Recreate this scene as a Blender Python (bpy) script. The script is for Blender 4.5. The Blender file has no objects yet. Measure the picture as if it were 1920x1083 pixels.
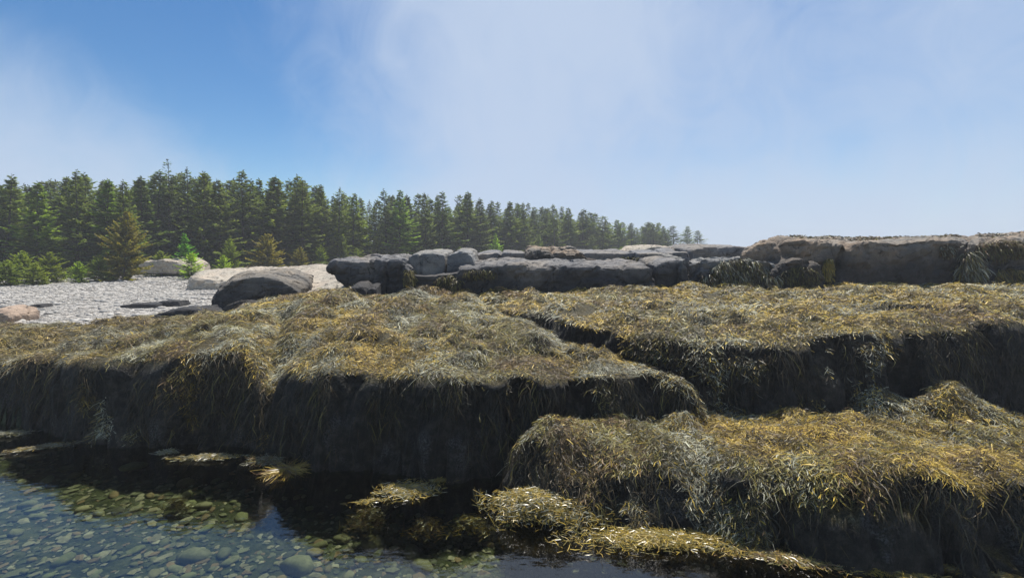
import bpy, math, random
import numpy as np
from mathutils import Vector
from mathutils.bvhtree import BVHTree

# ------------------------------------------------------------------ camera, sky, sun, exposure
SC = bpy.context.scene
COL = SC.collection
CAM_H, FPX, HOR = 2.5, 880.0, 480.0          # camera height above the pool, focal length and horizon of the 1920 px photo
cam_d = bpy.data.cameras.new('camera')
cam_d.sensor_width = 36.0
cam_d.lens = 36.0 * FPX / 1920.0
cam_d.shift_y = -(541.5 - HOR) / 1920.0
cam_d.clip_start = 0.05
cam_d.clip_end = 3000.0
cam = bpy.data.objects.new('camera', cam_d)
COL.objects.link(cam)
cam.location = (0, 0, CAM_H)
cam.rotation_euler = (math.radians(90), 0, 0)
SC.camera = cam

SUN_AZ, SUN_EL = math.radians(18), math.radians(66)
SUN_DIR = Vector((math.sin(SUN_AZ) * math.cos(SUN_EL), math.cos(SUN_AZ) * math.cos(SUN_EL), math.sin(SUN_EL)))
sun_d = bpy.data.lights.new('sun', 'SUN')
sun_d.energy = 5.0
sun_d.angle = math.radians(0.53)
sun_d.color = (1.0, 0.95, 0.87)
sun = bpy.data.objects.new('sun', sun_d)
COL.objects.link(sun)
sun.rotation_euler = (-SUN_DIR).to_track_quat('-Z', 'Y').to_euler()

world = bpy.data.worlds.new('World')
SC.world = world
world.use_nodes = True


def build_world():
    nt = world.node_tree
    nt.nodes.clear()
    N, L = nt.nodes.new, nt.links.new
    out = N('ShaderNodeOutputWorld')
    bg = N('ShaderNodeBackground')
    bg.inputs['Strength'].default_value = 0.088
    L(bg.outputs[0], out.inputs[0])
    sky = N('ShaderNodeTexSky')
    sky.sky_type = 'NISHITA'
    sky.sun_disc = False
    sky.sun_elevation = SUN_EL
    sky.sun_rotation = SUN_AZ
    sky.air_density = 1.0
    sky.dust_density = 0.3
    sky.ozone_density = 2.0
    tc = N('ShaderNodeTexCoord')

    def math_(op, a, b=None, clamp=False):
        n = N('ShaderNodeMath'); n.operation = op; n.use_clamp = clamp
        for i, v in enumerate((a, b)):
            if v is None: continue
            if isinstance(v, (int, float)): n.inputs[i].default_value = v
            else: L(v, n.inputs[i])
        return n.outputs[0]

    def lobe(px, py, lo, hi):                # soft patch of fog around one direction of the sky
        d = Vector(((px - 960) / FPX, 1.0, (HOR - py) / FPX)).normalized()
        dp = N('ShaderNodeVectorMath'); dp.operation = 'DOT_PRODUCT'
        L(tc.outputs['Generated'], dp.inputs[0]); dp.inputs[1].default_value = d
        m = N('ShaderNodeMapRange'); m.interpolation_type = 'SMOOTHSTEP'
        L(dp.outputs['Value'], m.inputs[0])
        m.inputs[1].default_value = math.cos(math.radians(lo)); m.inputs[2].default_value = math.cos(math.radians(hi))
        return m.outputs[0]
    mp = N('ShaderNodeMapping'); L(tc.outputs['Generated'], mp.inputs[0])
    mp.inputs['Scale'].default_value = (1.2, 1.0, 0.9)
    mp.inputs['Rotation'].default_value = (0, math.radians(22), 0)
    nz = N('ShaderNodeTexNoise'); L(mp.outputs[0], nz.inputs['Vector'])
    nz.inputs['Scale'].default_value = 2.4; nz.inputs['Detail'].default_value = 6; nz.inputs['Roughness'].default_value = 0.5
    nz.inputs['Distortion'].default_value = 0.9
    sep = N('ShaderNodeSeparateXYZ'); L(tc.outputs['Generated'], sep.inputs[0])
    low = N('ShaderNodeMapRange'); L(sep.outputs['Z'], low.inputs[0])
    low.inputs[1].default_value = 0.0; low.inputs[2].default_value = 0.20; low.inputs[3].default_value = 0.55; low.inputs[4].default_value = 0.0
    right = N('ShaderNodeMapRange'); L(sep.outputs['X'], right.inputs[0])
    right.interpolation_type = 'SMOOTHSTEP'
    right.inputs[1].default_value = -0.44; right.inputs[2].default_value = 0.02; right.inputs[3].default_value = 0.0; right.inputs[4].default_value = 0.86
    m = math_('ADD', low.outputs[0], right.outputs[0])
    m = math_('ADD', m, math_('MULTIPLY', lobe(860, 90, 30, 4), 0.50))
    m = math_('ADD', m, math_('MULTIPLY', lobe(-20, 440, 23, 3), 0.95))
    nn = math_('MULTIPLY', math_('SUBTRACT', nz.outputs[0], 0.5), 0.75)
    m = math_('ADD', m, nn)
    n2 = N('ShaderNodeTexNoise'); L(mp.outputs[0], n2.inputs['Vector'])
    n2.inputs['Scale'].default_value = 7.0; n2.inputs['Detail'].default_value = 7; n2.inputs['Roughness'].default_value = 0.6; n2.inputs['Distortion'].default_value = 1.4
    m = math_('ADD', m, math_('MULTIPLY', math_('SUBTRACT', n2.outputs[0], 0.5), 0.55))
    m = math_('ADD', m, -0.32)
    mr = N('ShaderNodeMapRange'); mr.interpolation_type = 'SMOOTHSTEP'; L(m, mr.inputs[0])
    mr.inputs[1].default_value = -0.12; mr.inputs[2].default_value = 1.05; mr.inputs[3].default_value = 0.0; mr.inputs[4].default_value = 0.92
    mix = N('ShaderNodeMix'); mix.data_type = 'RGBA'
    L(mr.outputs[0], mix.inputs['Factor'])
    hs = N('ShaderNodeHueSaturation'); L(sky.outputs[0], hs.inputs['Color'])
    hs.inputs['Saturation'].default_value = 1.3
    L(hs.outputs[0], mix.inputs['A'])
    mix.inputs['B'].default_value = (4.6, 5.5, 7.0, 1)
    L(mix.outputs['Result'], bg.inputs['Color'])


build_world()
SC.view_settings.view_transform = 'Standard'
SC.view_settings.look = 'None'
SC.view_settings.exposure = 0.42
SC.view_settings.gamma = 1.0
SC.view_settings.use_curve_mapping = False
SC.cycles.use_denoising = True
SC.cycles.max_bounces = 6
SC.cycles.diffuse_bounces = 2
SC.cycles.glossy_bounces = 2
SC.cycles.transmission_bounces = 3
SC.cycles.transparent_max_bounces = 6
SC.cycles.volume_bounces = 0
SC.cycles.caustics_reflective = False
SC.cycles.caustics_refractive = False
SC.cycles.sample_clamp_indirect = 4.0

rng = np.random.default_rng(7)
random.seed(7)


def PX(px, py, Y):                            # photo pixel + distance -> point in the place
    return (Y * (px - 960) / FPX, Y, CAM_H - Y * (py - HOR) / FPX)


# ------------------------------------------------------------------ numpy noise
def _hash(ix, iy, iz, seed):
    h = (ix.astype(np.int64) * 374761393 + iy.astype(np.int64) * 668265263 + iz.astype(np.int64) * 2147483647 + seed * 1274126177) & 0xFFFFFFFF
    h = ((h ^ (h >> 13)) * 1274126177) & 0xFFFFFFFF
    h = ((h ^ (h >> 16)) * 2246822519) & 0xFFFFFFFF
    return ((h ^ (h >> 15)) & 0xFFFFFF) / float(0xFFFFFF) * 2 - 1


def vnoise(x, y, z=0.0, seed=0):
    x, y, z = np.broadcast_arrays(np.asarray(x, float), np.asarray(y, float), np.asarray(z, float))
    fx, fy, fz = np.floor(x), np.floor(y), np.floor(z)
    u, v, w = x - fx, y - fy, z - fz
    u = u * u * u * (u * (u * 6 - 15) + 10); v = v * v * v * (v * (v * 6 - 15) + 10); w = w * w * w * (w * (w * 6 - 15) + 10)
    r = 0
    for i in (0, 1):
        for j in (0, 1):
            for k in (0, 1):
                r = r + _hash(fx + i, fy + j, fz + k, seed) * (u if i else 1 - u) * (v if j else 1 - v) * (w if k else 1 - w)
    return r


def fbm(x, y, z=0.0, oct=4, seed=0, gain=0.5):
    a, s, f, t = 1.0, 0.0, 1.0, 0.0
    for o in range(oct):
        s = s + a * vnoise(np.asarray(x) * f, np.asarray(y) * f, np.asarray(z) * f, seed + o * 17)
        t += a; a *= gain; f *= 2.03
    return s / t


def cell3(x, y, z, seed):
    """random value of the nearest cell and the gap to the next one"""
    fx, fy, fz = np.floor(x), np.floor(y), np.floor(z)
    d1 = np.full(x.shape, 9.0); d2 = d1.copy(); val = np.zeros(x.shape)
    for i in (-1, 0, 1):
        for j in (-1, 0, 1):
            for k in (-1, 0, 1):
                a, b, c = fx + i, fy + j, fz + k
                dx = a + .5 + .45 * _hash(a, b, c, seed) - x; dy = b + .5 + .45 * _hash(a, b, c, seed + 1) - y; dz = c + .5 + .45 * _hash(a, b, c, seed + 2) - z
                d = np.sqrt(dx * dx + dy * dy + dz * dz)
                near = d < d1
                d2 = np.where(near, d1, np.minimum(d2, d))
                val = np.where(near, _hash(a, b, c, seed + 3), val)
                d1 = np.where(near, d, d1)
    return val, d2 - d1


def sstep(a, b, x):
    t = np.clip((x - a) / (b - a), 0, 1)
    return t * t * (3 - 2 * t)


# ------------------------------------------------------------------ mesh and material helpers
def mesh_np(name, V, F, mats=(), cols=None, smooth=True):
    V = np.asarray(V, np.float32); F = np.asarray(F, np.int32)
    k = F.shape[1]
    me = bpy.data.meshes.new(name)
    me.vertices.add(len(V)); me.vertices.foreach_set('co', V.ravel())
    me.loops.add(F.size); me.loops.foreach_set('vertex_index', F.ravel())
    me.polygons.add(len(F)); me.polygons.foreach_set('loop_start', np.arange(0, F.size, k, dtype=np.int32))
    me.polygons.foreach_set('use_smooth', np.full(len(F), bool(smooth)))
    if cols is not None:
        a = me.attributes.new('tint', 'FLOAT_COLOR', 'POINT')
        c = np.ones((len(V), 4), np.float32); c[:, :3] = cols
        a.data.foreach_set('color', c.ravel())
    for m in mats: me.materials.append(m)
    me.update(calc_edges=True)
    return me


def obj(name, me, parent=None, loc=None, label=None, cat=None, group=None, kind=None):
    o = bpy.data.objects.new(name, me)
    COL.objects.link(o)
    if parent: o.parent = parent
    if loc is not None: o.location = loc
    if label: o['label'] = label
    if cat: o['category'] = cat
    if group: o['group'] = group
    if kind: o['kind'] = kind
    return o


class Mat:
    def __init__(s, name):
        s.m = bpy.data.materials.new(name); s.m.use_nodes = True
        s.nt = s.m.node_tree; s.nt.nodes.clear()
        s.out = s.N('ShaderNodeOutputMaterial')

    def N(s, t, **kw):
        n = s.nt.nodes.new(t)
        for k, v in kw.items(): setattr(n, k, v)
        return n

    def L(s, a, b): s.nt.links.new(a, b)

    def noise(s, scale, detail=5, rough=0.55, coord=None, stretch=None, dist=0.0):
        n = s.N('ShaderNodeTexNoise')
        n.inputs['Scale'].default_value = scale; n.inputs['Detail'].default_value = detail
        n.inputs['Roughness'].default_value = rough; n.inputs['Distortion'].default_value = dist
        g = s.N('ShaderNodeNewGeometry').outputs['Position'] if coord is None else coord
        if stretch:
            mp = s.N('ShaderNodeMapping'); mp.inputs['Scale'].default_value = stretch
            s.L(g, mp.inputs[0]); g = mp.outputs[0]
        s.L(g, n.inputs['Vector'])
        return n.outputs['Fac']

    def ramp(s, fac, stops):
        r = s.N('ShaderNodeValToRGB'); e = r.color_ramp.elements
        while len(e) < len(stops): e.new(0.5)
        for i, (p, c) in enumerate(stops):
            e[i].position = p; e[i].color = (*c, 1) if len(c) == 3 else c
        s.L(fac, r.inputs[0]); return r.outputs[0]

    def mix(s, f, a, b, mode='MIX'):
        n = s.N('ShaderNodeMix', data_type='RGBA', blend_type=mode)
        for k, v in (('Factor', f), ('A', a), ('B', b)):
            if isinstance(v, (int, float)): n.inputs[k].default_value = v
            elif isinstance(v, tuple): n.inputs[k].default_value = (*v, 1)
            else: s.L(v, n.inputs[k])
        return n.outputs['Result']

    def maprange(s, f, a, b, c=0.0, d=1.0):
        n = s.N('ShaderNodeMapRange'); s.L(f, n.inputs[0])
        for i, v in enumerate((a, b, c, d)): n.inputs[i + 1].default_value = v
        return n.outputs[0]

    def math(s, op, a, b):
        n = s.N('ShaderNodeMath', operation=op)
        for i, v in enumerate((a, b)):
            if isinstance(v, (int, float)): n.inputs[i].default_value = v
            else: s.L(v, n.inputs[i])
        return n.outputs[0]

    def bump(s, h, strength, dist):
        b = s.N('ShaderNodeBump'); b.inputs['Strength'].default_value = strength; b.inputs['Distance'].default_value = dist
        s.L(h, b.inputs['Height']); return b.outputs[0]

    def principled(s, col, rough=0.8, spec=0.3, normal=None):
        p = s.N('ShaderNodeBsdfPrincipled')
        if isinstance(col, tuple): p.inputs['Base Color'].default_value = (*col, 1)
        else: s.L(col, p.inputs['Base Color'])
        if isinstance(rough, (int, float)): p.inputs['Roughness'].default_value = rough
        else: s.L(rough, p.inputs['Roughness'])
        p.inputs['Specular IOR Level'].default_value = spec
        if normal is not None: s.L(normal, p.inputs['Normal'])
        return p

    def surf(s, sh): s.L(sh, s.out.inputs['Surface']); return s.m


def attr(M, name='tint'):
    return M.N('ShaderNodeAttribute', attribute_name=name).outputs['Color']


def obj_random(M): return M.N('ShaderNodeObjectInfo').outputs['Random']
def obj_color(M): return M.N('ShaderNodeObjectInfo').outputs['Color']


def m_weed():
    M = Mat('rockweed')
    c = attr(M)
    p = M.principled(c, 0.46, 0.28)
    tr = M.N('ShaderNodeBsdfTranslucent'); M.L(c, tr.inputs[0])
    mx = M.N('ShaderNodeMixShader'); mx.inputs[0].default_value = 0.18
    M.L(p.outputs[0], mx.inputs[1]); M.L(tr.outputs[0], mx.inputs[2])
    return M.surf(mx.outputs[0])


def m_wet_weed():
    M = Mat('wet_rockweed')
    c = attr(M)
    p = M.principled(c, 0.30, 0.5)
    tr = M.N('ShaderNodeBsdfTranslucent'); M.L(c, tr.inputs[0])
    mx = M.N('ShaderNodeMixShader'); mx.inputs[0].default_value = 0.2
    M.L(p.outputs[0], mx.inputs[1]); M.L(tr.outputs[0], mx.inputs[2])
    return M.surf(mx.outputs[0])


def m_ledge():
    M = Mat('ledge_rock')                     # dark wet rock, barnacle crust on the faces, short weed turf on the flats
    geo = M.N('ShaderNodeNewGeometry')
    n1 = M.noise(9, 6, 0.65)
    col = M.ramp(n1, [(0.3, (0.014, 0.013, 0.012)), (0.5, (0.035, 0.031, 0.024)), (0.62, (0.075, 0.066, 0.052)), (0.78, (0.11, 0.10, 0.085))])
    b1 = M.noise(2.4, 4, 0.6, stretch=(1.5, 1.5, 0.8), dist=0.6)
    b2 = M.noise(55, 3, 0.7)
    msk = M.math('MULTIPLY', M.maprange(b1, 0.53, 0.66), M.maprange(b2, 0.45, 0.60))
    z = M.N('ShaderNodeSeparateXYZ'); M.L(geo.outputs['Position'], z.inputs[0])
    msk = M.math('MULTIPLY', msk, M.math('MULTIPLY', M.maprange(z.outputs['Z'], 0.85, 0.45, 0.0, 0.8), M.maprange(z.outputs['Z'], 0.0, 0.12)))
    col = M.mix(msk, col, (0.22, 0.21, 0.20))
    f1 = M.noise(34, 4, 0.75, dist=1.5)
    f2 = M.noise(3.0, 4, 0.6)
    turf = M.ramp(f1, [(0.34, (0.02, 0.016, 0.008)), (0.47, (0.075, 0.06, 0.022)), (0.58, (0.17, 0.125, 0.04)), (0.70, (0.27, 0.21, 0.09))])
    turf = M.mix(M.maprange(f2, 0.4, 0.62, 0.0, 0.7), turf, M.ramp(f1, [(0.36, (0.018, 0.018, 0.012)), (0.55, (0.10, 0.10, 0.065)), (0.70, (0.26, 0.26, 0.19))]))
    nz = M.N('ShaderNodeSeparateXYZ'); M.L(geo.outputs['Normal'], nz.inputs[0])
    col = M.mix(M.maprange(nz.outputs['Z'], 0.45, 0.65), col, turf)
    h = M.math('ADD', M.noise(14, 6, 0.7), M.math('MULTIPLY', f1, 0.8))
    p = M.principled(col, 0.55, 0.3, M.bump(h, 1.0, 0.07))
    return M.surf(p.outputs[0])


def m_rock(name, base, dark, warm, zone=None, rough=0.85):
    M = Mat(name)
    co = M.N('ShaderNodeNewGeometry').outputs['Position']
    n0 = M.noise(0.9, 4, 0.55, co, dist=0.4)
    n1 = M.noise(6, 6, 0.65, co)
    n2 = M.noise(60, 3, 0.7, co)
    st = M.noise(2.2, 5, 0.6, co, stretch=(1.0, 1.0, 4.0), dist=0.3)
    col = M.mix(M.maprange(n0, 0.38, 0.64), base, warm)
    col = M.mix(M.maprange(n1, 0.42, 0.72, 0.0, 0.75), col, dark)
    col = M.mix(M.maprange(st, 0.55, 0.72, 0.0, 0.55), col, dark)
    col = M.mix(M.maprange(n2, 0.55, 0.75, 0.0, 0.35), col, (0.42, 0.41, 0.39))
    col = M.mix(M.maprange(n2, 0.45, 0.30, 0.0, 0.6), col, (0.03, 0.03, 0.03))
    if zone:                                  # black lichen belt, carried higher to paint shade into front faces, ragged upper edge
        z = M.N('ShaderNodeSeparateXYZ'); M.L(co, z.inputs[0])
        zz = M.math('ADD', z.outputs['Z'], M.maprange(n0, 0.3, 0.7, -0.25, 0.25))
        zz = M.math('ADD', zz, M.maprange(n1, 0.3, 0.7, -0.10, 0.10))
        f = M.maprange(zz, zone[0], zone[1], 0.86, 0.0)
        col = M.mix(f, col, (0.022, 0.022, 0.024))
    h1 = M.noise(3.5, 8, 0.7, co)
    h2 = M.noise(22, 6, 0.7, co)
    vo = M.N('ShaderNodeTexVoronoi', feature='DISTANCE_TO_EDGE'); vo.inputs['Scale'].default_value = 1.1
    wp = M.N('ShaderNodeMapping'); wp.inputs['Scale'].default_value = (1, 1, 1.9)
    dn = M.N('ShaderNodeVectorMath', operation='ADD'); M.L(co, dn.inputs[0])
    nv = M.N('ShaderNodeTexNoise'); nv.inputs['Scale'].default_value = 1.7; nv.inputs['Detail'].default_value = 6; M.L(co, nv.inputs['Vector']); M.L(nv.outputs['Color'], dn.inputs[1])
    M.L(dn.outputs[0], wp.inputs[0]); M.L(wp.outputs[0], vo.inputs['Vector'])
    crk = M.math('MAXIMUM', M.maprange(vo.outputs['Distance'], 0.0, 0.022), M.maprange(n1, 0.58, 0.46))
    col = M.mix(crk, (0.012, 0.012, 0.012), col)
    bn = M.bump(h1, 0.8, 0.05)
    b2 = M.N('ShaderNodeBump'); b2.inputs['Strength'].default_value = 0.7; b2.inputs['Distance'].default_value = 0.02
    M.L(h2, b2.inputs['Height']); M.L(bn, b2.inputs['Normal'])
    p = M.principled(col, rough, 0.25, b2.outputs[0])
    return M.surf(p.outputs[0])


def m_stone():
    M = Mat('beach_stone')
    c = attr(M)
    n = M.noise(25, 5, 0.65)
    c2 = M.mix(M.maprange(n, 0.4, 0.7, 0.0, 0.5), c, (0.09, 0.09, 0.09))
    p = M.principled(c2, 0.85, 0.25, M.bump(n, 0.4, 0.02))
    return M.surf(p.outputs[0])


def m_cobble():
    M = Mat('pool_cobble')
    r = obj_random(M)
    c = M.ramp(r, [(0.0, (0.16, 0.17, 0.12)), (0.25, (0.30, 0.30, 0.20)), (0.45, (0.22, 0.25, 0.13)), (0.6, (0.40, 0.38, 0.26)), (0.72, (0.13, 0.15, 0.09)), (0.85, (0.34, 0.25, 0.15)), (1.0, (0.26, 0.29, 0.20))])
    n = M.noise(16, 5, 0.65)
    n2 = M.noise(3.5, 3, 0.6)
    c = M.mix(M.maprange(n, 0.40, 0.72, 0.0, 0.65), c, (0.05, 0.07, 0.03))
    c = M.mix(M.maprange(n2, 0.45, 0.65, 0.0, 0.45), c, (0.12, 0.13, 0.05))
    p = M.principled(c, 0.75, 0.2, M.bump(n, 0.5, 0.02))
    return M.surf(p.outputs[0])


def m_ground(name, stops, scale, bump=0.06):
    M = Mat(name)
    n = M.noise(scale, 8, 0.7)
    n2 = M.noise(scale * 0.13, 3, 0.5)
    c = M.ramp(n, stops)
    c = M.mix(M.maprange(n2, 0.4, 0.65, 0.0, 0.4), c, stops[0][1])
    p = M.principled(c, 0.9, 0.2, M.bump(n, 0.8, bump))
    return M.surf(p.outputs[0])


def m_foliage():
    M = Mat('spruce_needles')
    c = M.mix(1.0, attr(M), obj_color(M), 'MULTIPLY')
    p = M.principled(c, 0.6, 0.25)
    tr = M.N('ShaderNodeBsdfTranslucent')
    c2 = M.mix(1.0, c, (1.25, 1.3, 0.7), 'MULTIPLY')
    M.L(c2, tr.inputs[0])
    mx = M.N('ShaderNodeMixShader'); mx.inputs[0].default_value = 0.48
    M.L(p.outputs[0], mx.inputs[1]); M.L(tr.outputs[0], mx.inputs[2])
    return M.surf(mx.outputs[0])


def m_water():
    M = Mat('pool_water')
    n = M.noise(5.0, 4, 0.5, stretch=(1.0, 1.6, 1.0))
    n2 = M.noise(22.0, 2, 0.5)
    h = M.math('ADD', n, M.math('MULTIPLY', n2, 0.16))
    bn = M.bump(h, 0.35, 0.010)
    fr = M.N('ShaderNodeFresnel'); fr.inputs['IOR'].default_value = 2.0; M.L(bn, fr.inputs['Normal'])
    gl = M.N('ShaderNodeBsdfGlossy'); gl.inputs['Roughness'].default_value = 0.0; M.L(bn, gl.inputs['Normal'])
    tr = M.N('ShaderNodeBsdfTransparent'); tr.inputs['Color'].default_value = (0.66, 0.70, 0.57, 1)
    mx = M.N('ShaderNodeMixShader'); M.L(fr.outputs[0], mx.inputs[0]); M.L(tr.outputs[0], mx.inputs[1]); M.L(gl.outputs[0], mx.inputs[2])
    return M.surf(mx.outputs[0])


def m_plain(name, col, rough=0.9):
    M = Mat(name)
    n = M.noise(12, 5, 0.6)
    c = M.mix(M.maprange(n, 0.35, 0.7, 0.0, 0.6), col, tuple(x * 0.5 for x in col))
    return M.surf(M.principled(c, rough, 0.2).outputs[0])


WEED, WET, LEDGE = m_weed(), m_wet_weed(), m_ledge()
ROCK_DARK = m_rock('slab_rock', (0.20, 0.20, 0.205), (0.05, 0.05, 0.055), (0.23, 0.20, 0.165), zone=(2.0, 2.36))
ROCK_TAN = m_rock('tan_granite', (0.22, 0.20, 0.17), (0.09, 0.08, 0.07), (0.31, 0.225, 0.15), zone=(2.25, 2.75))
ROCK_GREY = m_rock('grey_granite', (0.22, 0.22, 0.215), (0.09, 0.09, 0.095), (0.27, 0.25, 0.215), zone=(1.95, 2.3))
ROCK_RED = m_rock('red_granite', (0.34, 0.24, 0.18), (0.17, 0.12, 0.10), (0.40, 0.30, 0.22))
ROCK_PALE = m_rock('pale_granite', (0.42, 0.38, 0.31), (0.20, 0.175, 0.145), (0.48, 0.40, 0.31))
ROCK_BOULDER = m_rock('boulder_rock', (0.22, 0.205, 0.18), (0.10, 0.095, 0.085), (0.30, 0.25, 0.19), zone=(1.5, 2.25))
STONE, COBBLE = m_stone(), m_cobble()
BEACH = m_ground('shingle', [(0.3, (0.20, 0.19, 0.175)), (0.5, (0.38, 0.36, 0.33)), (0.7, (0.52, 0.49, 0.44))], 11)
FOREST = m_ground('forest_floor', [(0.3, (0.03, 0.025, 0.015)), (0.5, (0.07, 0.06, 0.03)), (0.7, (0.10, 0.11, 0.04))], 3)
BED = m_ground('pool_bottom', [(0.3, (0.015, 0.02, 0.012)), (0.5, (0.07, 0.085, 0.04)), (0.7, (0.16, 0.17, 0.10))], 9)
FOLIAGE, WATER = m_foliage(), m_water()
BARK = m_plain('bark', (0.10, 0.085, 0.07))

# ------------------------------------------------------------------ the rock shelves: heights over (x, y)
def line(pts):                                # control points (photo px, distance, value) -> function of x
    a = sorted((Y * (px - 960) / FPX, Y, v) for px, Y, v in pts)
    xs = np.array([p[0] for p in a]); ys = np.array([p[1] for p in a]); vs = np.array([p[2] for p in a])
    return (lambda X: np.interp(X, xs, ys)), (lambda X: np.interp(X, xs, vs))


L1_rim_y, L1_rim_z = line([(-400, 8.8, .78), (-150, 7.6, .83), (0, 7.2, .90), (200, 6.7, 1.02), (450, 6.28, 1.16), (600, 5.8, 1.14), (700, 5.52, 1.08), (800, 5.48, 1.08), (900, 5.55, 1.06), (1000, 5.60, 1.06), (1150, 5.66, 1.09), (1290, 5.74, 1.06), (1500, 5.9, .9)])
L1_foot_y, _ = line([(-400, 8.5, 0), (-150, 7.3, 0), (0, 6.87, 0), (200, 6.29, 0), (450, 5.87, 0), (600, 5.42, 0), (700, 5.18, 0), (800, 5.15, 0), (900, 5.25, 0), (1000, 5.35, 0), (1150, 5.42, 0), (1290, 5.5, 0), (1500, 5.6, 0)])
U_rim_y, U_rim_z = line([(780, 10.6, 1.5), (900, 9.4, 1.45), (1000, 8.3, 1.44), (1100, 7.3, 1.42), (1200, 6.6, 1.39), (1300, 6.2, 1.37), (1400, 6.0, 1.36), (1500, 6.05, 1.41), (1600, 6.1, 1.46), (1700, 6.2, 1.5), (1800, 6.3, 1.55), (1920, 6.4, 1.62), (2150, 6.6, 1.66), (2600, 7.5, 1.7)])
F_rim_y, F_rim_z = line([(930, 5.05, .42), (1000, 5.0, .62), (1150, 4.88, .57), (1300, 4.66, .57), (1450, 4.36, .70), (1600, 4.08, .78), (1750, 3.92, .77), (1920, 3.80, .68), (2150, 3.7, .6), (2500, 3.65, .55)])
F_foot_y, _ = line([(930, 4.72, 0), (1000, 4.58, 0), (1150, 4.36, 0), (1300, 4.15, 0), (1450, 3.98, 0), (1600, 3.82, 0), (1750, 3.72, 0), (1920, 3.6, 0), (2150, 3.5, 0), (2500, 3.45, 0)])


def face(Y, foot, rim, z0, z1, k=2.6):        # steep foot, rounded rim
    s = (Y - foot) / (rim - foot)
    up = z0 + (z1 - z0) * (1 - np.clip(1 - s, 0, 1) ** k)
    return np.where(s < 0, z0 + s * 1.4, up)


def lumps(X, Y, seed, a=.05):
    wx, wy = X + .25 * vnoise(X * 2, Y * 2, 9, seed), Y + .25 * vnoise(X * 2, Y * 2, 4, seed)
    bil = np.abs(vnoise(wx * 2.1, wy * 2.6, 3, seed + 5)) + .5 * np.abs(vnoise(wx * 4.7, wy * 5.2, 1, seed + 6))
    return a * fbm(X * 1.1, Y * 1.1, 0, 3, seed) + a * 1.7 * (bil - .45)


def h_L1(X, Y):
    w = .30 * fbm(X * .8, 0 * X, 2.2, 3, 11) + .13 * vnoise(X * 2.7, Y * .4, 1.3, 12)
    Yw = Y + w
    rim, zr = L1_rim_y(X), L1_rim_z(X) + .12 * fbm(X * 1.4, 0 * X, 3, 2, 15)
    kk = 2.9 + 1.3 * vnoise(X * 1.9, 0 * X, 7, 13)
    z = face(Yw, L1_foot_y(X), rim + .14 * vnoise(X * 1.6, 0 * X, 2, 14), 0, zr, kk)
    d = np.clip(Yw - rim, 0, None)
    rise = np.interp(X, [-13, -9, -6, -4, -2, 0, 1.4, 2.3], [.0, .06, .24, .42, .52, .48, .34, .2])
    z = z + rise * (1 - np.exp(-d / 1.7)) + np.clip(Yw - 9, 0, None) * np.interp(X, [-9, -4, -1], [0, .02, .045])
    z = z + sstep(0, .5, d) * lumps(X, Y, 21, np.interp(X, [-10, -5], [.11, .10]))
    # a notch in the rim left of the centre, where the weed parts
    z = z - .34 * np.exp(-((X + 3.12 + (Y - 6) * .42) / .24) ** 2) * sstep(5.3, 5.9, Y) * (1 - sstep(7.6, 9.2, Y))
    g = np.exp(-((X + .03) / .2) ** 2 - (np.clip(5.5 - Y, 0, None) / .28) ** 2)
    z = np.maximum(z, np.where(Y < 6, .98 * g - 1.5 * (1 - g), -2))
    # the fissure behind the mound, its nose at the right end
    e = Y - (U_rim_y(X) - .42)
    act = sstep(-1.0, .1, X)
    e = e + .14 * fbm(X * 2.2, Y * 2.2, 1, 2, 19)
    ww = np.interp(X, [0, 1.2, 2.2], [.75, .5, .28])
    z = z - act * (np.clip((e + ww) / ww, 0, None) ** 2) * (.18 + .10 * np.clip(X, 0, 3))
    q = np.clip((X - 1.45) / 1.0, 0, 1.5)
    z = np.where(X > 1.45, np.where(z > 0, z * np.sqrt(np.clip(1 - q ** 2.6, 0, 1)), z) - np.clip(q - .97, 0, 1) * 3, z)
    far = np.interp(X, [-9, -5, -3], [10.9, 11.6, 13.0])
    z = z - np.clip(Y - far, 0, None) ** 2 * .5
    return z


def h_U(X, Y):
    w = .24 * fbm(X * 1.0, 0 * X, 7.7, 3, 31) + .12 * vnoise(X * 2.6, Y * .4, 3.1, 32)
    rim, zr = U_rim_y(X), U_rim_z(X) + .10 * fbm(X * 1.4, 0 * X, 3, 2, 35)
    Yw = Y + w * sstep(-1, 1, X)
    z = face(Yw, rim - .22, rim + .08, .45, zr, 3.4)
    d = np.clip(Yw - rim, 0, None)
    z = z + (1.78 - zr) * (1 - np.exp(-d / 2.4)) + sstep(0, .5, d) * lumps(X, Y, 41, .09)
    return np.where(X < -1.9, -3.0, z)


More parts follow.
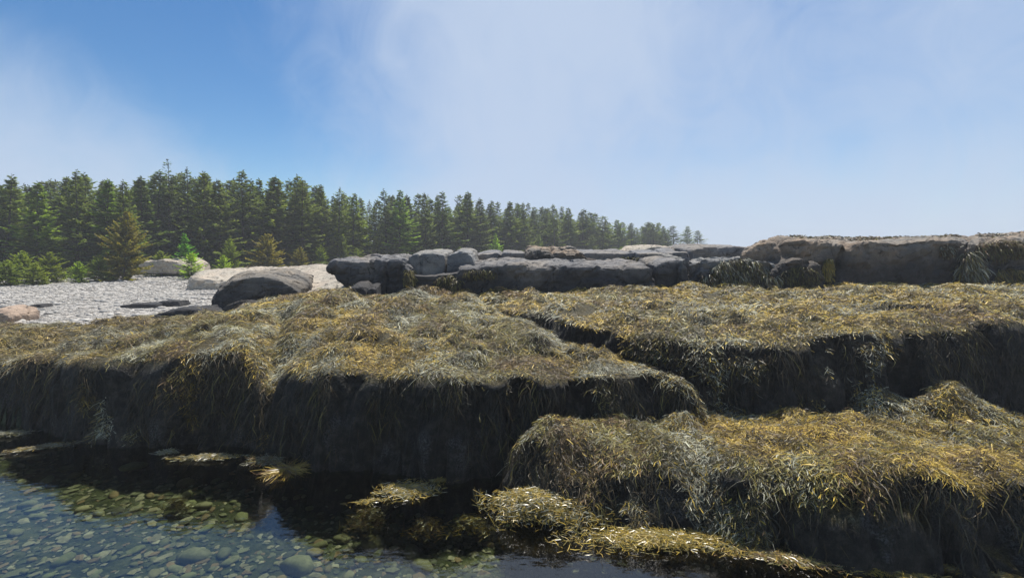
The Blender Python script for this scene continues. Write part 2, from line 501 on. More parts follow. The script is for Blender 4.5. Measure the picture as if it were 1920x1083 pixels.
def h_F(X, Y):
    w = .22 * fbm(X * 1.1, 0 * X, 4.4, 3, 51) + .10 * vnoise(X * 3, Y * .5, 2.2, 52)
    foot, rim, zr = F_foot_y(X), F_rim_y(X), F_rim_z(X) + .10 * fbm(X * 1.7, 0 * X, 3, 2, 56)
    Yw = Y + w
    z = face(Yw, foot, rim + .05 + .10 * vnoise(X * 2.1, 0 * X, 2, 53), 0, zr, np.interp(X, [.6, 1.6, 2.2], [1.7, 1.9, 3.2]) + np.interp(X, [1.5, 2.2], [.4, 1.2]) * vnoise(X * 2.3, 0 * X, 7, 54))
    z = z + np.interp(X, [1.6, 2.6], [.16, 0]) * fbm(X * 2.6, Y * 2.6, 5, 3, 59) * sstep(foot - .15, foot + .2, Y)
    d = np.clip(Yw - rim, 0, None)
    z = z + sstep(0, .4, d) * (lumps(X, Y, 61, .075) - .09 * d)
    z = z + .36 * np.exp(-((X - 5.45) / .55) ** 2 - ((Y - 5.85) / .28) ** 2) + .30 * np.exp(-((X - 4.55) / .25) ** 2 - ((Y - 5.9) / .22) ** 2)
    g = np.exp(-((X - .28) / .42) ** 2 - (np.clip(4.95 - Y, 0, None) / .34) ** 2) * sstep(5.9, 5.3, Y)
    z = np.maximum(z, .52 * g - 1.1 * (1 - g))
    g = np.exp(-((X - 1.22 - .1 * vnoise(Y * 3, X, 0, 58)) / .26) ** 2 - (np.clip(4.62 - Y, 0, None) / .27) ** 2) * sstep(5.9, 5.3, Y)
    z = np.maximum(z, .56 * g - 1.1 * (1 - g))
    Xn = X + .1 * fbm(Y * 2.4, X * 2.0, 6, 3, 55)
    q = np.clip((.55 - Xn) / .6, 0, 1.6)
    return np.where(Xn < .55, np.where(z > 0, z * np.sqrt(np.clip(1 - q ** 3, 0, 1)), z) - np.clip(q - .95, 0, 1) * 5, z)


def h_B(X, Y):                                # shingle beach and the ground behind it
    z = .86 + .03 * (Y - 12) + np.interp(X, [-9, -5, -2, 2], [0, .22, .62, .85])
    z = z + .04 * fbm(X * .35, Y * .35, 0, 3, 71)
    d = np.clip(10.9 - Y, 0, None)
    return np.clip(z - d * d * .8, -1.2, 2.3 + .02 * (Y - 30))


def h_bed(X, Y):
    return -.46 + .07 * fbm(X * .8, Y * .8, 0, 3, 81) - .04 * (X + 2)


def heights(X, Y):
    return np.stack([h_bed(X, Y), h_L1(X, Y), h_U(X, Y), h_F(X, Y), h_B(X, Y)])


GX0, GX1, GY0, GY1, GS = -17.0, 17.0, 1.6, 14.0, .05
gx = np.arange(GX0, GX1 + 1e-6, GS)
gy = np.concatenate([np.arange(1.6, 3.4, .12), np.arange(3.4, 7.4, .028), np.linspace(7.4, 14.0, 90)])
GDY = np.gradient(gy)
XX, YY = np.meshgrid(gx, gy)
HS = heights(XX, YY)
REG = HS.argmax(0)
H = HS.max(0)
# ragged rock relief on steep faces only
gyy, gxx = np.gradient(H, gy, gx)
SLOPE = np.hypot(gxx, gyy)
H = H + np.clip(SLOPE / 3, 0, 1) * .07 * fbm(XX * 3.1, YY * 3.1, H * 3.1, 3, 91)
gyy, gxx = np.gradient(H, gy, gx)
SLOPE = np.hypot(gxx, gyy)
NY, NX = H.shape


def hsample(x, y):
    fx = np.clip((x - GX0) / GS, 0, NX - 1.001); fy = np.clip(np.interp(y, gy, np.arange(NY)), 0, NY - 1.001)
    ix, iy = fx.astype(int), fy.astype(int); u, v = fx - ix, fy - iy
    return (H[iy, ix] * (1 - u) + H[iy, ix + 1] * u) * (1 - v) + (H[iy + 1, ix] * (1 - u) + H[iy + 1, ix + 1] * u) * v


def grid_mesh(name, sel, mats):
    idx = np.arange(NY * NX).reshape(NY, NX)
    q = np.stack([idx[:-1, :-1], idx[:-1, 1:], idx[1:, 1:], idx[1:, :-1]], -1)[sel]
    used, inv = np.unique(q.ravel(), return_inverse=True)
    V = np.stack([XX.ravel()[used], YY.ravel()[used], H.ravel()[used]], -1)
    if name == 'rock_ledge':                  # fractured relief pushed out of the steep faces
        gxr, gyr = gxx.ravel()[used], gyy.ravel()[used]
        Nn = np.stack([-gxr, -gyr, np.ones_like(gxr)], -1); Nn /= np.linalg.norm(Nn, axis=1, keepdims=True)
        st = np.clip((np.hypot(gxr, gyr) - .9) / 1.5, 0, 1)
        x, y, z = V.T
        cr, cd = cell3(x * 2.3, y * 2.3, z * 1.7, 77)
        d = .09 * cr - .06 * np.exp(-(cd / .1) ** 2) + .05 * fbm(x * 5, y * 5, z * 3, 3, 78) - .02
        V = V + Nn * (d * st)[:, None]
    return mesh_np(name, V, inv.reshape(-1, 4), mats)


RC = REG[:-1, :-1]
for i, nm, mt, lab in ((0, 'pool_bed', BED, 'stony green bed of the clear tide pool'),
                       (1, 'rock_ledge', LEDGE, 'long dark rock ledge under rockweed along the pool'),
                       (2, 'rock_ledge', LEDGE, 'higher rock shelf behind the fissure, in front of the grey slabs'),
                       (3, 'rock_ledge', LEDGE, 'low rock shelf in the right foreground'),
                       (4, 'beach', BEACH, 'pale grey shingle beach below the spruces')):
    if (RC == i).any(): obj(nm, grid_mesh(nm, RC == i, [mt]), kind='structure', label=lab)


def tree_line(X): return 25.0 + (X + 28) * .98


def far_ground():
    V, F, mats = [], [], []
    ys = np.concatenate([np.arange(14.0, 40, 1.0), np.arange(40, 190, 5.0)])
    xs = np.concatenate([np.arange(-180, -40, 10.0), np.arange(-40, 40, 1.0), np.arange(40, 181, 10.0)])
    X, Y = np.meshgrid(xs, ys)
    Z = h_B(X, Y)
    Z[0] = np.where(np.abs(xs) <= 17, h_B(xs, np.full_like(xs, 14.0)), Z[0])
    edge = np.maximum(np.abs(X) - 120, Y - 150)
    Z = Z - np.clip(edge, 0, None) * .25
    idx = np.arange(X.size).reshape(X.shape)
    q = np.stack([idx[:-1, :-1], idx[:-1, 1:], idx[1:, 1:], idx[1:, :-1]], -1)
    mid = (Y - tree_line(X))[:-1, :-1] > -2.0
    for nm, sel, mt, lab in (('beach', ~mid, BEACH, 'upper part of the shingle beach running to the trees'), ('forest_floor', mid, FOREST, 'dark ground under the spruce forest')):
        qq = q[sel]; used, inv = np.unique(qq.ravel(), return_inverse=True)
        P = np.stack([X.ravel()[used], Y.ravel()[used], Z.ravel()[used]], -1)
        obj(nm, mesh_np(nm, P, inv.reshape(-1, 4), [mt]), kind='structure', label=lab)


far_ground()
SEA_R = 900.0
me = mesh_np('water', [(-SEA_R, -SEA_R, 0), (SEA_R, -SEA_R, 0), (SEA_R, SEA_R, 0), (-SEA_R, SEA_R, 0)], [(0, 1, 2, 3)], [WATER])
obj('water', me, kind='structure', label='clear still water of the tide pool and sea')
me = mesh_np('sea_bed', [(-SEA_R, -SEA_R, -1.6), (SEA_R, -SEA_R, -1.6), (SEA_R, SEA_R, -1.6), (-SEA_R, SEA_R, -1.6)], [(0, 1, 2, 3)], [BED])
obj('sea_bed', me, kind='structure', label='dark sea bed around the rocks')

# ------------------------------------------------------------------ rocks
def smooth_rock(name, front, Yf, depth, mat, label, cat='rock', back=None, voxel=.042, amp=.022, seed=0, iters=0, cracks=(), group=None, freq=1.3, terr=.010, tilt=.13, step=.022, crisp=1):
    """outline of the front in photo pixels at distance Yf, carried back `depth` metres, then weathered"""
    A = [Vector(PX(px, py, Yf)) for px, py in front]
    if back is None:
        c = sum(A, Vector()) / len(A)
        B = [Vector((c.x + (p.x - c.x) * .96, p.y + depth, p.z + (tilt if p.z > c.z else 0))) for p in A]
    else:
        B = [Vector(PX(px, py, Yf + depth)) for px, py in back]
    n = len(A)
    V = [tuple(p) for p in A] + [tuple(p) for p in B]
    me = bpy.data.meshes.new(name)
    me.from_pydata(V, [], [tuple(range(n)), tuple(range(2 * n - 1, n - 1, -1))] + [(i, n + i, n + (i + 1) % n, (i + 1) % n) for i in range(n)])
    o = obj(name, me)
    rm = o.modifiers.new('r', 'REMESH'); rm.mode = 'VOXEL'; rm.voxel_size = voxel
    sm = o.modifiers.new('s', 'SMOOTH'); sm.iterations = iters; sm.factor = .5
    dg = bpy.context.evaluated_depsgraph_get(); dg.update()
    ev = bpy.data.meshes.new_from_object(o.evaluated_get(dg))
    o.modifiers.clear(); o.data = ev; bpy.data.meshes.remove(me); ev.name = name
    k = len(ev.vertices)
    P = np.empty(k * 3, np.float32); ev.vertices.foreach_get('co', P); P = P.reshape(-1, 3).astype(float)
    Nn = np.empty(k * 3, np.float32); ev.vertices.foreach_get('normal', Nn); Nn = Nn.reshape(-1, 3).astype(float)
    x, y, z = P.T
    r = fbm(x * freq, y * freq, z * freq * 1.4, 4, 100 + seed)
    d = amp * r
    blk = np.floor(x * 1.15 + .35 * fbm(x * .6, y * .6, z * .9, 2, 310 + seed) + z * .25); lyr = np.floor(z * 3.1 + .4 * fbm(x * .5, y * .5, z * .2, 2, 320 + seed) + .12 * x)
    d = d + step * (_hash(blk, lyr, 0 * blk, 330 + seed) * .6 + _hash(0 * blk, lyr, 0 * blk, 340 + seed) * .5)
    d = d + amp * .3 * (1 - np.abs(fbm(x * freq * 2.2, y * freq * 2.2, z * freq * 2.8, 3, 200 + seed)) * 3)
    lay = z * 4.2 + .5 * fbm(x * .5, y * .5, z * .5, 2, 300 + seed)    # bedding steps
    d = d + terr * (np.abs((lay % 1) - .5) * 2 - .5)
    cr, cd = cell3(x * freq * .9, y * freq * .9, z * freq * 1.5, 600 + seed)
    d = d + amp * .6 * cr - amp * .25 * np.exp(-(cd / .07) ** 2)
    cr, cd = cell3(x * freq * 2.6, y * freq * 2.6, z * freq * 3.4, 700 + seed)
    d = d + amp * .45 * cr - amp * .15 * np.exp(-(cd / .08) ** 2)
    for px, slope, wd, dp in cracks:          # joints running down the face
        cx = PX(px, 500, Yf)[0] + slope * (z - 2.0) + .08 * fbm(z * 2.3, y * 1.1, 0, 2, 400 + seed)
        d = d - dp * np.exp(-((x - cx) / wd) ** 2)
    P = P + Nn * d[:, None]
    ev.vertices.foreach_set('co', P.astype(np.float32).ravel())
    ev.materials.clear(); ev.materials.append(mat)
    ev.polygons.foreach_set('use_smooth', np.full(len(ev.polygons), crisp < 1))
    ev.update()
    o['label'] = label; o['category'] = cat
    if group: o['group'] = group
    return o


SLABS = 'grey slabs along the top of the ledge'
RK = {}
RK['pale_slope'] = smooth_rock('sloping_rock', [(470, 590), (490, 566), (560, 566), (640, 549), (668, 540), (676, 590)], 11.6, 3.2, ROCK_PALE,
    'smooth pale sloping rock face between the dark boulder and the grey slabs', back=[(440, 560), (470, 505), (560, 501), (628, 497), (650, 498), (655, 560)], step=.015, seed=1, amp=.03, voxel=.07, cracks=((590, -.9, .02, .05),))
RK['boulder'] = smooth_rock('boulder', [(394, 588), (396, 560), (410, 543), (436, 526), (468, 517), (505, 517), (540, 532), (566, 552), (576, 588)], 11.5, 2.2, ROCK_BOULDER,
    'big dark rounded boulder at the edge of the shingle beach', 'boulder', back=[(405, 575), (412, 545), (425, 528), (448, 512), (476, 507), (520, 503), (560, 504), (590, 514), (596, 575)], step=.015, seed=2, amp=.05, iters=8, terr=.012)
RK['wedge'] = smooth_rock('boulder', [(640, 560), (648, 540), (614, 505), (625, 492), (660, 489), (700, 492), (718, 505), (722, 560)], 11.0, 2.2, ROCK_DARK,
    'leaning dark boulder with a pointed left end, leftmost of the grey slabs', 'boulder', seed=3, iters=5, amp=.06, group=SLABS)
RK['fold'] = smooth_rock('boulder', [(700, 565), (702, 505), (690, 489), (720, 486), (752, 489), (770, 512), (772, 565)], 10.9, 2.4, ROCK_DARK,
    'rounded dark boulder with folded front, right of the pointed boulder', 'boulder', seed=4, iters=5, amp=.07, cracks=((722, .2, .04, .09), (748, .3, .03, .06)), group=SLABS)
RK['upper_l'] = smooth_rock('boulder', [(766, 520), (764, 482), (778, 476), (810, 475), (833, 478), (835, 500), (830, 520)], 11.4, 2.0, ROCK_GREY,
    'upright grey boulder resting on the low block, left of its twin', 'boulder', seed=5, iters=4, cracks=((785, .0, .03, .06),), group=SLABS)
RK['upper_r'] = smooth_rock('boulder', [(834, 522), (836, 479), (850, 473), (874, 473), (886, 481), (893, 502), (886, 522)], 11.4, 2.0, ROCK_GREY,
    'upright grey boulder with tan right side, beside the long dark slab', 'boulder', seed=6, iters=4, group=SLABS)
RK['low_block'] = smooth_rock('boulder', [(764, 565), (762, 518), (800, 517), (840, 514), (870, 508), (872, 565)], 11.0, 2.0, ROCK_DARK,
    'low dark block under the two upright grey boulders', 'boulder', seed=7, iters=3, group=SLABS)
RK['long'] = smooth_rock('rock_slab', [(850, 565), (853, 512), (858, 502), (900, 499), (904, 496), (985, 496), (990, 499), (1060, 498), (1066, 501), (1140, 499), (1218, 499), (1224, 503), (1226, 555)], 10.5, 2.6, ROCK_DARK,
    'long dark flat-topped slab in the middle of the ledge', 'slab', seed=8, iters=3, amp=.06, cracks=((912, .5, .02, .05), (1028, .8, .02, .05)), group=SLABS, voxel=.06)
RK['back_a'] = smooth_rock('rock_slab', [(888, 510), (886, 480), (905, 475), (950, 474), (985, 475), (990, 510)], 13.2, 2.5, ROCK_DARK,
    'small dark slab behind the left end of the long slab', 'slab', seed=9, cracks=((930, .2, .04, .1),), group=SLABS)
RK['back_b'] = smooth_rock('rock_slab', [(986, 512), (988, 480), (996, 472), (1040, 472), (1085, 473), (1118, 485), (1124, 512)], 12.8, 2.8, ROCK_TAN,
    'tan sunlit slab behind the middle of the long dark slab', 'slab', seed=10, amp=.1, group=SLABS, cracks=((1005, .8, .05, .08),))
RK['back_c'] = smooth_rock('rock_slab', [(1112, 512), (1092, 474), (1140, 474), (1200, 473), (1206, 512)], 13.0, 2.8, ROCK_DARK,
    'dark grey slab between the tan slab and the pale domed rock', 'slab', seed=11, group=SLABS)
RK['dome'] = smooth_rock('boulder', [(1196, 515), (1198, 476), (1212, 466), (1236, 461), (1262, 463), (1300, 470), (1304, 515)], 14.0, 3.0, ROCK_PALE,
    'pale domed rock in front of the last spruces', 'boulder', step=.015, seed=12, amp=.05, iters=6)
RK['dome_foot'] = smooth_rock('rock_slab', [(1198, 515), (1200, 476), (1244, 474), (1290, 473), (1298, 515)], 12.4, 1.4, ROCK_DARK,
    'dark slab below the pale domed rock', 'slab', seed=13, group=SLABS, cracks=((1245, .1, .05, .1),))
RK['block_a'] = smooth_rock('rock_block', [(1230, 552), (1232, 500), (1246, 492), (1272, 488), (1277, 552)], 10.6, 1.5, ROCK_DARK,
    'narrow upright block beside the right end of the long slab', 'block', seed=14, group=SLABS, voxel=.04)
RK['block_b'] = smooth_rock('rock_block', [(1274, 552), (1277, 487), (1286, 484), (1296, 552)], 10.4, 1.6, ROCK_GREY,
    'thin upright grey block, second right of the long slab', 'block', seed=15, group=SLABS, voxel=.04)
RK['drape'] = smooth_rock('rock_slab', [(1290, 552), (1288, 490), (1330, 486), (1400, 484), (1440, 486), (1462, 500), (1468, 552)], 10.6, 2.4, ROCK_GREY,
    'sloping grey slab with rockweed draped down its front', 'slab', back=[(1300, 540), (1296, 484), (1330, 482), (1400, 480), (1440, 481), (1460, 490), (1465, 540)], seed=16, amp=.1, group=SLABS)
RK['mid_back'] = smooth_rock('rock_slab', [(1296, 510), (1298, 468), (1330, 462), (1380, 461), (1405, 463), (1410, 510)], 12.6, 2.4, ROCK_DARK,
    'dark slab between the pale domed rock and the great rock', 'slab', seed=17, group=SLABS)
RK['great'] = smooth_rock('rock_outcrop', [(1392, 555), (1390, 478), (1420, 458), (1455, 450), (1520, 452), (1580, 457), (1640, 454), (1700, 452), (1780, 450), (1815, 456), (1822, 500), (1816, 560)], 11.0, 4.5, ROCK_TAN,
    'great flat-topped brown rock with a dark front, right of the slabs', 'rock', back=[(1400, 540), (1420, 470), (1440, 455), (1460, 447), (1520, 446), (1580, 446), (1640, 446), (1700, 446), (1780, 444), (1815, 444), (1822, 500), (1816, 540)],
    seed=18, amp=.07, voxel=.06, cracks=((1560, .5, .10, .22), (1490, -.4, .10, .16), (1690, .1, .3, .10)))
RK['bulge'] = smooth_rock('boulder', [(1440, 558), (1446, 520), (1462, 496), (1490, 482), (1518, 484), (1538, 500), (1546, 558)], 10.5, 1.5, ROCK_TAN,
    'rounded grey bulge of rock under the left end of the great rock', 'boulder', step=.015, seed=19, amp=.09, iters=6)
RK['right'] = smooth_rock('rock_outcrop', [(1806, 560), (1804, 470), (1822, 452), (1860, 450), (1920, 450), (2040, 446), (2200, 450), (2210, 560)], 10.8, 4.5, ROCK_TAN,
    'weed-crusted brown rock at the right edge of the photo', 'rock', back=[(1806, 540), (1804, 470), (1822, 446), (1860, 441), (1920, 440), (2040, 440), (2200, 440), (2210, 540)], seed=20, amp=.11, voxel=.07, cracks=((1835, .2, .08, .15),))
RK['small_a'] = smooth_rock('boulder', [(650, 560), (652, 545), (662, 540), (678, 540), (686, 546), (687, 560)], 10.2, .5, ROCK_DARK,
    'small dark stone in front of the pointed boulder, the larger of two', 'stone', step=.015, seed=21, voxel=.025, amp=.02, iters=5, terr=.005)
RK['small_b'] = smooth_rock('boulder', [(684, 560), (686, 545), (696, 540), (706, 542), (709, 560)], 10.3, .4, ROCK_DARK,
    'small dark stone in front of the pointed boulder, the smaller of two', 'stone', step=.015, seed=22, voxel=.025, amp=.02, iters=5, terr=.005)
RK['edge_pale'] = smooth_rock('boulder', [(256, 512), (258, 495), (270, 489), (300, 487), (330, 489), (345, 497), (350, 512)], 27.0, 2.4, ROCK_PALE,
    'pale rounded boulder at the forest edge above the beach', 'boulder', step=.015, seed=23, voxel=.09, amp=.06, iters=6)
RK['outcrop'] = smooth_rock('rock_outcrop', [(350, 545), (358, 522), (400, 526), (440, 528), (500, 520), (560, 512), (600, 506), (610, 545)], 19.5, 7.0, ROCK_PALE,
    'flat pale outcrop between the beach and the trees', 'rock', back=[(360, 520), (372, 508), (410, 503), (450, 502), (510, 501), (560, 498), (620, 496), (625, 520)], seed=24, voxel=.12, amp=.08)
RK['shore_a'] = smooth_rock('flat_rock', [(268, 612), (272, 598), (300, 585), (340, 580), (370, 583), (392, 590), (396, 612)], 10.6, .9, ROCK_DARK,
    'low dark weedy rock at the beach edge, left of the big boulder', 'rock', step=.02, tilt=.0, seed=25, voxel=.04, amp=.05)
RK['shore_b'] = smooth_rock('flat_rock', [(296, 575), (297, 565), (335, 563), (338, 575)], 14.5, .5, ROCK_DARK,
    'flat dark slab lying on the lower beach, nearest the weed', 'rock', step=.02, tilt=.0, seed=26, voxel=.04, amp=.02)
RK['shore_c'] = smooth_rock('flat_rock', [(222, 580), (226, 572), (270, 568), (292, 569), (293, 580)], 14.2, .5, ROCK_DARK,
    'thin dark slab on the lower beach, left of the thicker one', 'rock', step=.02, tilt=.0, seed=27, voxel=.04, amp=.02)
RK['shore_d'] = smooth_rock('boulder', [(-60, 612), (-52, 596), (-20, 586), (6, 587), (20, 595), (22, 612)], 11.4, .8, ROCK_RED,
    'reddish boulder at the left edge of the photo, below the beach', 'boulder', seed=28, voxel=.05, amp=.05, iters=6)
RK['shore_e'] = smooth_rock('flat_rock', [(52, 580), (54, 571), (76, 570), (80, 580)], 14.2, .4, ROCK_DARK,
    'small grey slab alone on the left of the beach', 'rock', step=.02, tilt=.0, seed=29, voxel=.04, amp=.02)
RK['shore_f'] = smooth_rock('flat_rock', [(410, 585), (420, 572), (455, 564), (480, 568), (500, 576), (505, 590)], 10.9, .7, ROCK_BOULDER,
    'low weedy rock at the foot of the big dark boulder', 'rock', step=.02, tilt=.0, seed=30, voxel=.04, amp=.04)

# ------------------------------------------------------------------ rockweed
GOLD = np.array((.34, .240, .050)); OLIVE = np.array((.19, .165, .050)); PALE = np.array((.29, .285, .205))
BROWN = np.array((.075, .055, .026)); RUST = np.array((.17, .105, .045)); DARK = np.array((.034, .031, .019)); YELLOW = np.array((.42, .30, .05))


def ribbons(P, W, cols, roll):
    """P (n,k,3) centre lines, W (n,k) half widths, roll (n,3) surface normals -> one mesh of flat fronds"""
    n, k, _ = P.shape
    T = np.gradient(P, axis=1)
    S = np.cross(T, roll[:, None, :]); S /= (np.linalg.norm(S, axis=2, keepdims=True) + 1e-9)
    A = P - S * W[..., None]; B = P + S * W[..., None]
    V = np.stack([A, B], 2).reshape(-1, 3)
    base = (np.arange(n) * k * 2)[:, None] + (np.arange(k - 1) * 2)[None, :]
    F = np.stack([base, base + 1, base + 3, base + 2], -1).reshape(-1, 4)
    C = np.repeat(cols, k * 2, axis=0)
    tipf = np.linspace(.85, 1.12, k)
    C = C * np.tile(np.repeat(tipf, 2), n)[:, None]
    return V, F, C


def grow(x, y, length, heading, cols, width, k=5, grav=.5, lift=.05, flat=False, surf=None, z0=None, tipw=1.0, wiggle=.5):
    n = len(x)
    surf = surf or hsample
    z = (surf(x, y) if z0 is None else z0) + rng.uniform(.0, 1, n) ** 1.5 * lift + .004
    d = np.stack([np.cos(heading), np.sin(heading), rng.uniform(-.1, .35, n)], -1)
    P = np.zeros((n, k, 3)); p = np.stack([x, y, z], -1); P[:, 0] = p
    st = (length / (k - 1))[:, None]
    off = rng.uniform(.0, 1, n) ** 1.5 * lift + .006
    turn = rng.normal(0, wiggle, n)
    for i in range(1, k):
        tn = turn * .5 + rng.normal(0, wiggle * .55, n)
        ca, sa = np.cos(tn), np.sin(tn)
        d = np.stack([d[:, 0] * ca - d[:, 1] * sa, d[:, 0] * sa + d[:, 1] * ca, d[:, 2] - grav], -1)
        d /= np.linalg.norm(d, axis=1, keepdims=True)
        q = p + d * st
        g = surf(q[:, 0], q[:, 1]) + off
        low = q[:, 2] < g
        if flat:
            q[:, 2] = np.maximum(q[:, 2], g)
        else:
            climb = g - p[:, 2]                # a rise too steep to lie on pushes the frond back instead
            bad = low & (climb > st[:, 0] * 1.2)
            q[bad] = p[bad] + np.stack([rng.normal(0, .25, bad.sum()), np.full(bad.sum(), -.18), np.full(bad.sum(), -.75)], -1) * st[bad]
            g2 = surf(q[:, 0], q[:, 1]) + off
            q[:, 2] = np.where(q[:, 2] < g2, np.minimum(g2, p[:, 2] + st[:, 0]), q[:, 2])
        d = q - p; d /= (np.linalg.norm(d, axis=1, keepdims=True) + 1e-9)
        p = q; P[:, i] = p
    t = np.linspace(0, 1, k)
    prof = np.interp(t, [0, .3, .85, 1], [.55, .9, tipw, .25 * tipw]) if k > 3 else np.array([.5, 1.0, .45 * tipw])
    W = width[:, None] * prof[None, :]
    roll = np.stack([rng.normal(0, .45, n), rng.normal(-.45, .35, n), np.full(n, .8)], -1)
    roll /= np.linalg.norm(roll, axis=1, keepdims=True)
    return ribbons(P, W, cols, roll)


def palette(x, y, n, kind):
    a = fbm(x * .8, y * .8, 0, 3, 501) * 1.5 + rng.normal(0, .22, n)
    b = fbm(x * 1.7, y * 1.7, 5, 3, 511) * 1.5 + rng.normal(0, .25, n)
    c = np.where((a > .30)[:, None], GOLD, OLIVE)
    c = np.where((b > .25)[:, None], PALE, c)
    c = np.where((b < -.38)[:, None], RUST * .6 + BROWN * .5, c)
    if kind == 'wrack':
        c = np.where(((a > .05) & (b < .3))[:, None], GOLD, c)
    lf = sstep(-4.0, -8.0, x)[:, None] * .5
    c = c * (1 - lf) + np.array((.15, .125, .075)) * lf
    if kind == 'wrack':
        c = np.where(((x > 2.5) & (rng.random(n) < .3))[:, None], YELLOW * .9, c)
    cl = 1 + .6 * np.clip(fbm(x * 4.5, y * 4.5, 8, 2, 521) * 1.6, -1, 1)
    c = c * cl[:, None]
    r = rng.random(n)
    c = np.where((r < .26)[:, None], BROWN * .8, c)
    c = np.where((r > .93)[:, None], YELLOW, c)
    return c * rng.uniform(.6, 1.4, n)[:, None] * 1.2


def seeds(region, n, cond, weight):
    m = (REG == region) & cond
    iy, ix = np.nonzero(m)
    w = weight[m]; w = w / w.sum()
    s = rng.choice(len(iy), n, p=w)
    return gx[ix[s]] + rng.uniform(-.5, .5, n) * GS, gy[iy[s]] + rng.uniform(-.5, .5, n) * GDY[iy[s]], iy[s], ix[s]


def join(parts):
    Vs, Fs, Cs, o = [], [], [], 0
    for V, F, C in parts:
        Vs.append(V); Fs.append(F + o); Cs.append(C); o += len(V)
    return np.concatenate(Vs), np.concatenate(Fs), np.concatenate(Cs)


AREA = np.sqrt(1 + np.clip(SLOPE, 0, 6) ** 2) * GDY[:, None]
VIEW = (np.abs(XX) < YY * 1.2 + .6)
# smoothed slope for combing the fronds downhill
ker = 9
Hs = H.copy()
for _ in range(ker):
    Hs[1:-1, 1:-1] = (Hs[:-2, 1:-1] + Hs[2:, 1:-1] + Hs[1:-1, :-2] + Hs[1:-1, 2:]) / 4
sgy, sgx = np.gradient(Hs, gy, gx)


def weed_mat(region, n, spec):
    """lying mat over the top and rim of one shelf"""
    patch = vnoise(XX * 1.6, YY * 1.6, H * 1.6, 605) + .5 * vnoise(XX * 4, YY * 4, H * 4, 606)
    cond = (H > .04) & VIEW & ((SLOPE < 1.35) | ((SLOPE < 7) & (patch > .34)))
    if region == 1: cond &= (YY < np.interp(XX, [-11, -7, -4], [11.6, 11.2, 12.5]) + .35 * vnoise(XX * 1.1, YY * 1.1, 0, 601))
    if region == 2: cond &= YY < 12.2
    cond = cond & (vnoise(XX * 2.3, YY * 2.3, 0, 611 + region) > -.82)
    x, y, iy, ix = seeds(region, n, cond, AREA / YY ** 1.25)
    gxs, gys = sgx[iy, ix], sgy[iy, ix]
    sl = np.hypot(gxs, gys)
    ang = np.arctan2(-gys - .12, -gxs + .02)
    sw = fbm(x * 1.3, y * 1.3, 2, 2, 621 + region) * 2.6 + fbm(x * 4, y * 4, 2, 2, 631) * 1.2
    ang = ang + sw * np.clip(1.1 - sl * .7, .25, 1.1) + rng.normal(0, .42, n)
    far = np.clip(y / 6.5, .7, 1.9)
    if spec == 'wrack':                       # short forked blades
        ln = rng.uniform(.035, .10, n); wd = rng.uniform(.0032, .0065, n); tw, k, lift = 1.3, 3, .05
        ang = ang + rng.normal(0, 1.0, n)
    elif spec == 'turf':                      # fine matted cords
        ln = rng.uniform(.04, .12, n); wd = rng.uniform(.0018, .0034, n); tw, k, lift = 1.0, 3, .05
        ang = ang + rng.normal(0, .8, n)
    else:                                     # long trailing cords
        ln = .08 + .20 * rng.random(n) ** 1.8; wd = rng.uniform(.0018, .0034, n); tw, k, lift = .9, 5, .045
        ang = ang + rng.normal(0, .4, n)
    wd = wd * np.exp(rng.normal(-.2, .3, n))
    return grow(x, y, ln * np.exp(rng.normal(0, .25, n)) * np.clip(far, .85, 1.5), ang, palette(x, y, n, spec), wd * far, lift=lift, grav=.32, tipw=tw, k=k, wiggle=.9)


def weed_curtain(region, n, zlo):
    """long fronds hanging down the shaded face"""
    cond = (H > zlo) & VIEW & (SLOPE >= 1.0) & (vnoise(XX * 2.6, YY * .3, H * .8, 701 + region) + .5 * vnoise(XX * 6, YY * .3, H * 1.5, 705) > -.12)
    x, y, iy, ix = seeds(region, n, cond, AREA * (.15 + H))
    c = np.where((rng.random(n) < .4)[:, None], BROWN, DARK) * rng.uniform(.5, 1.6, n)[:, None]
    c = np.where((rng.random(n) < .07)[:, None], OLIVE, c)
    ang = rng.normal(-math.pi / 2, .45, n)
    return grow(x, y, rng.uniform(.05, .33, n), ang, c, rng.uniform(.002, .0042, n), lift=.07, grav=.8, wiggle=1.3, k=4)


def weed_object(name, parts, label, mat=WEED, kind='stuff', cat='seaweed'):
    V, F, C = join(parts)
    obj(name, mesh_np(name, V, F, [mat], C), kind=kind, label=label, cat=cat)


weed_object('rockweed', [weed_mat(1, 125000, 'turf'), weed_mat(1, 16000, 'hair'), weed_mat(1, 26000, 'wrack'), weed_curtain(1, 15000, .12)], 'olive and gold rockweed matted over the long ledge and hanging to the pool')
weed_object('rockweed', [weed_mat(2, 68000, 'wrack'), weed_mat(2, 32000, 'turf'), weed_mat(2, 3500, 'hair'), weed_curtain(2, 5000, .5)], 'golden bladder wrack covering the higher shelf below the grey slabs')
weed_object('rockweed', [weed_mat(3, 38000, 'wrack'), weed_mat(3, 36000, 'turf'), weed_mat(3, 3500, 'hair'), weed_curtain(3, 3500, .06)], 'golden and bleached rockweed on the low shelf in the right foreground')


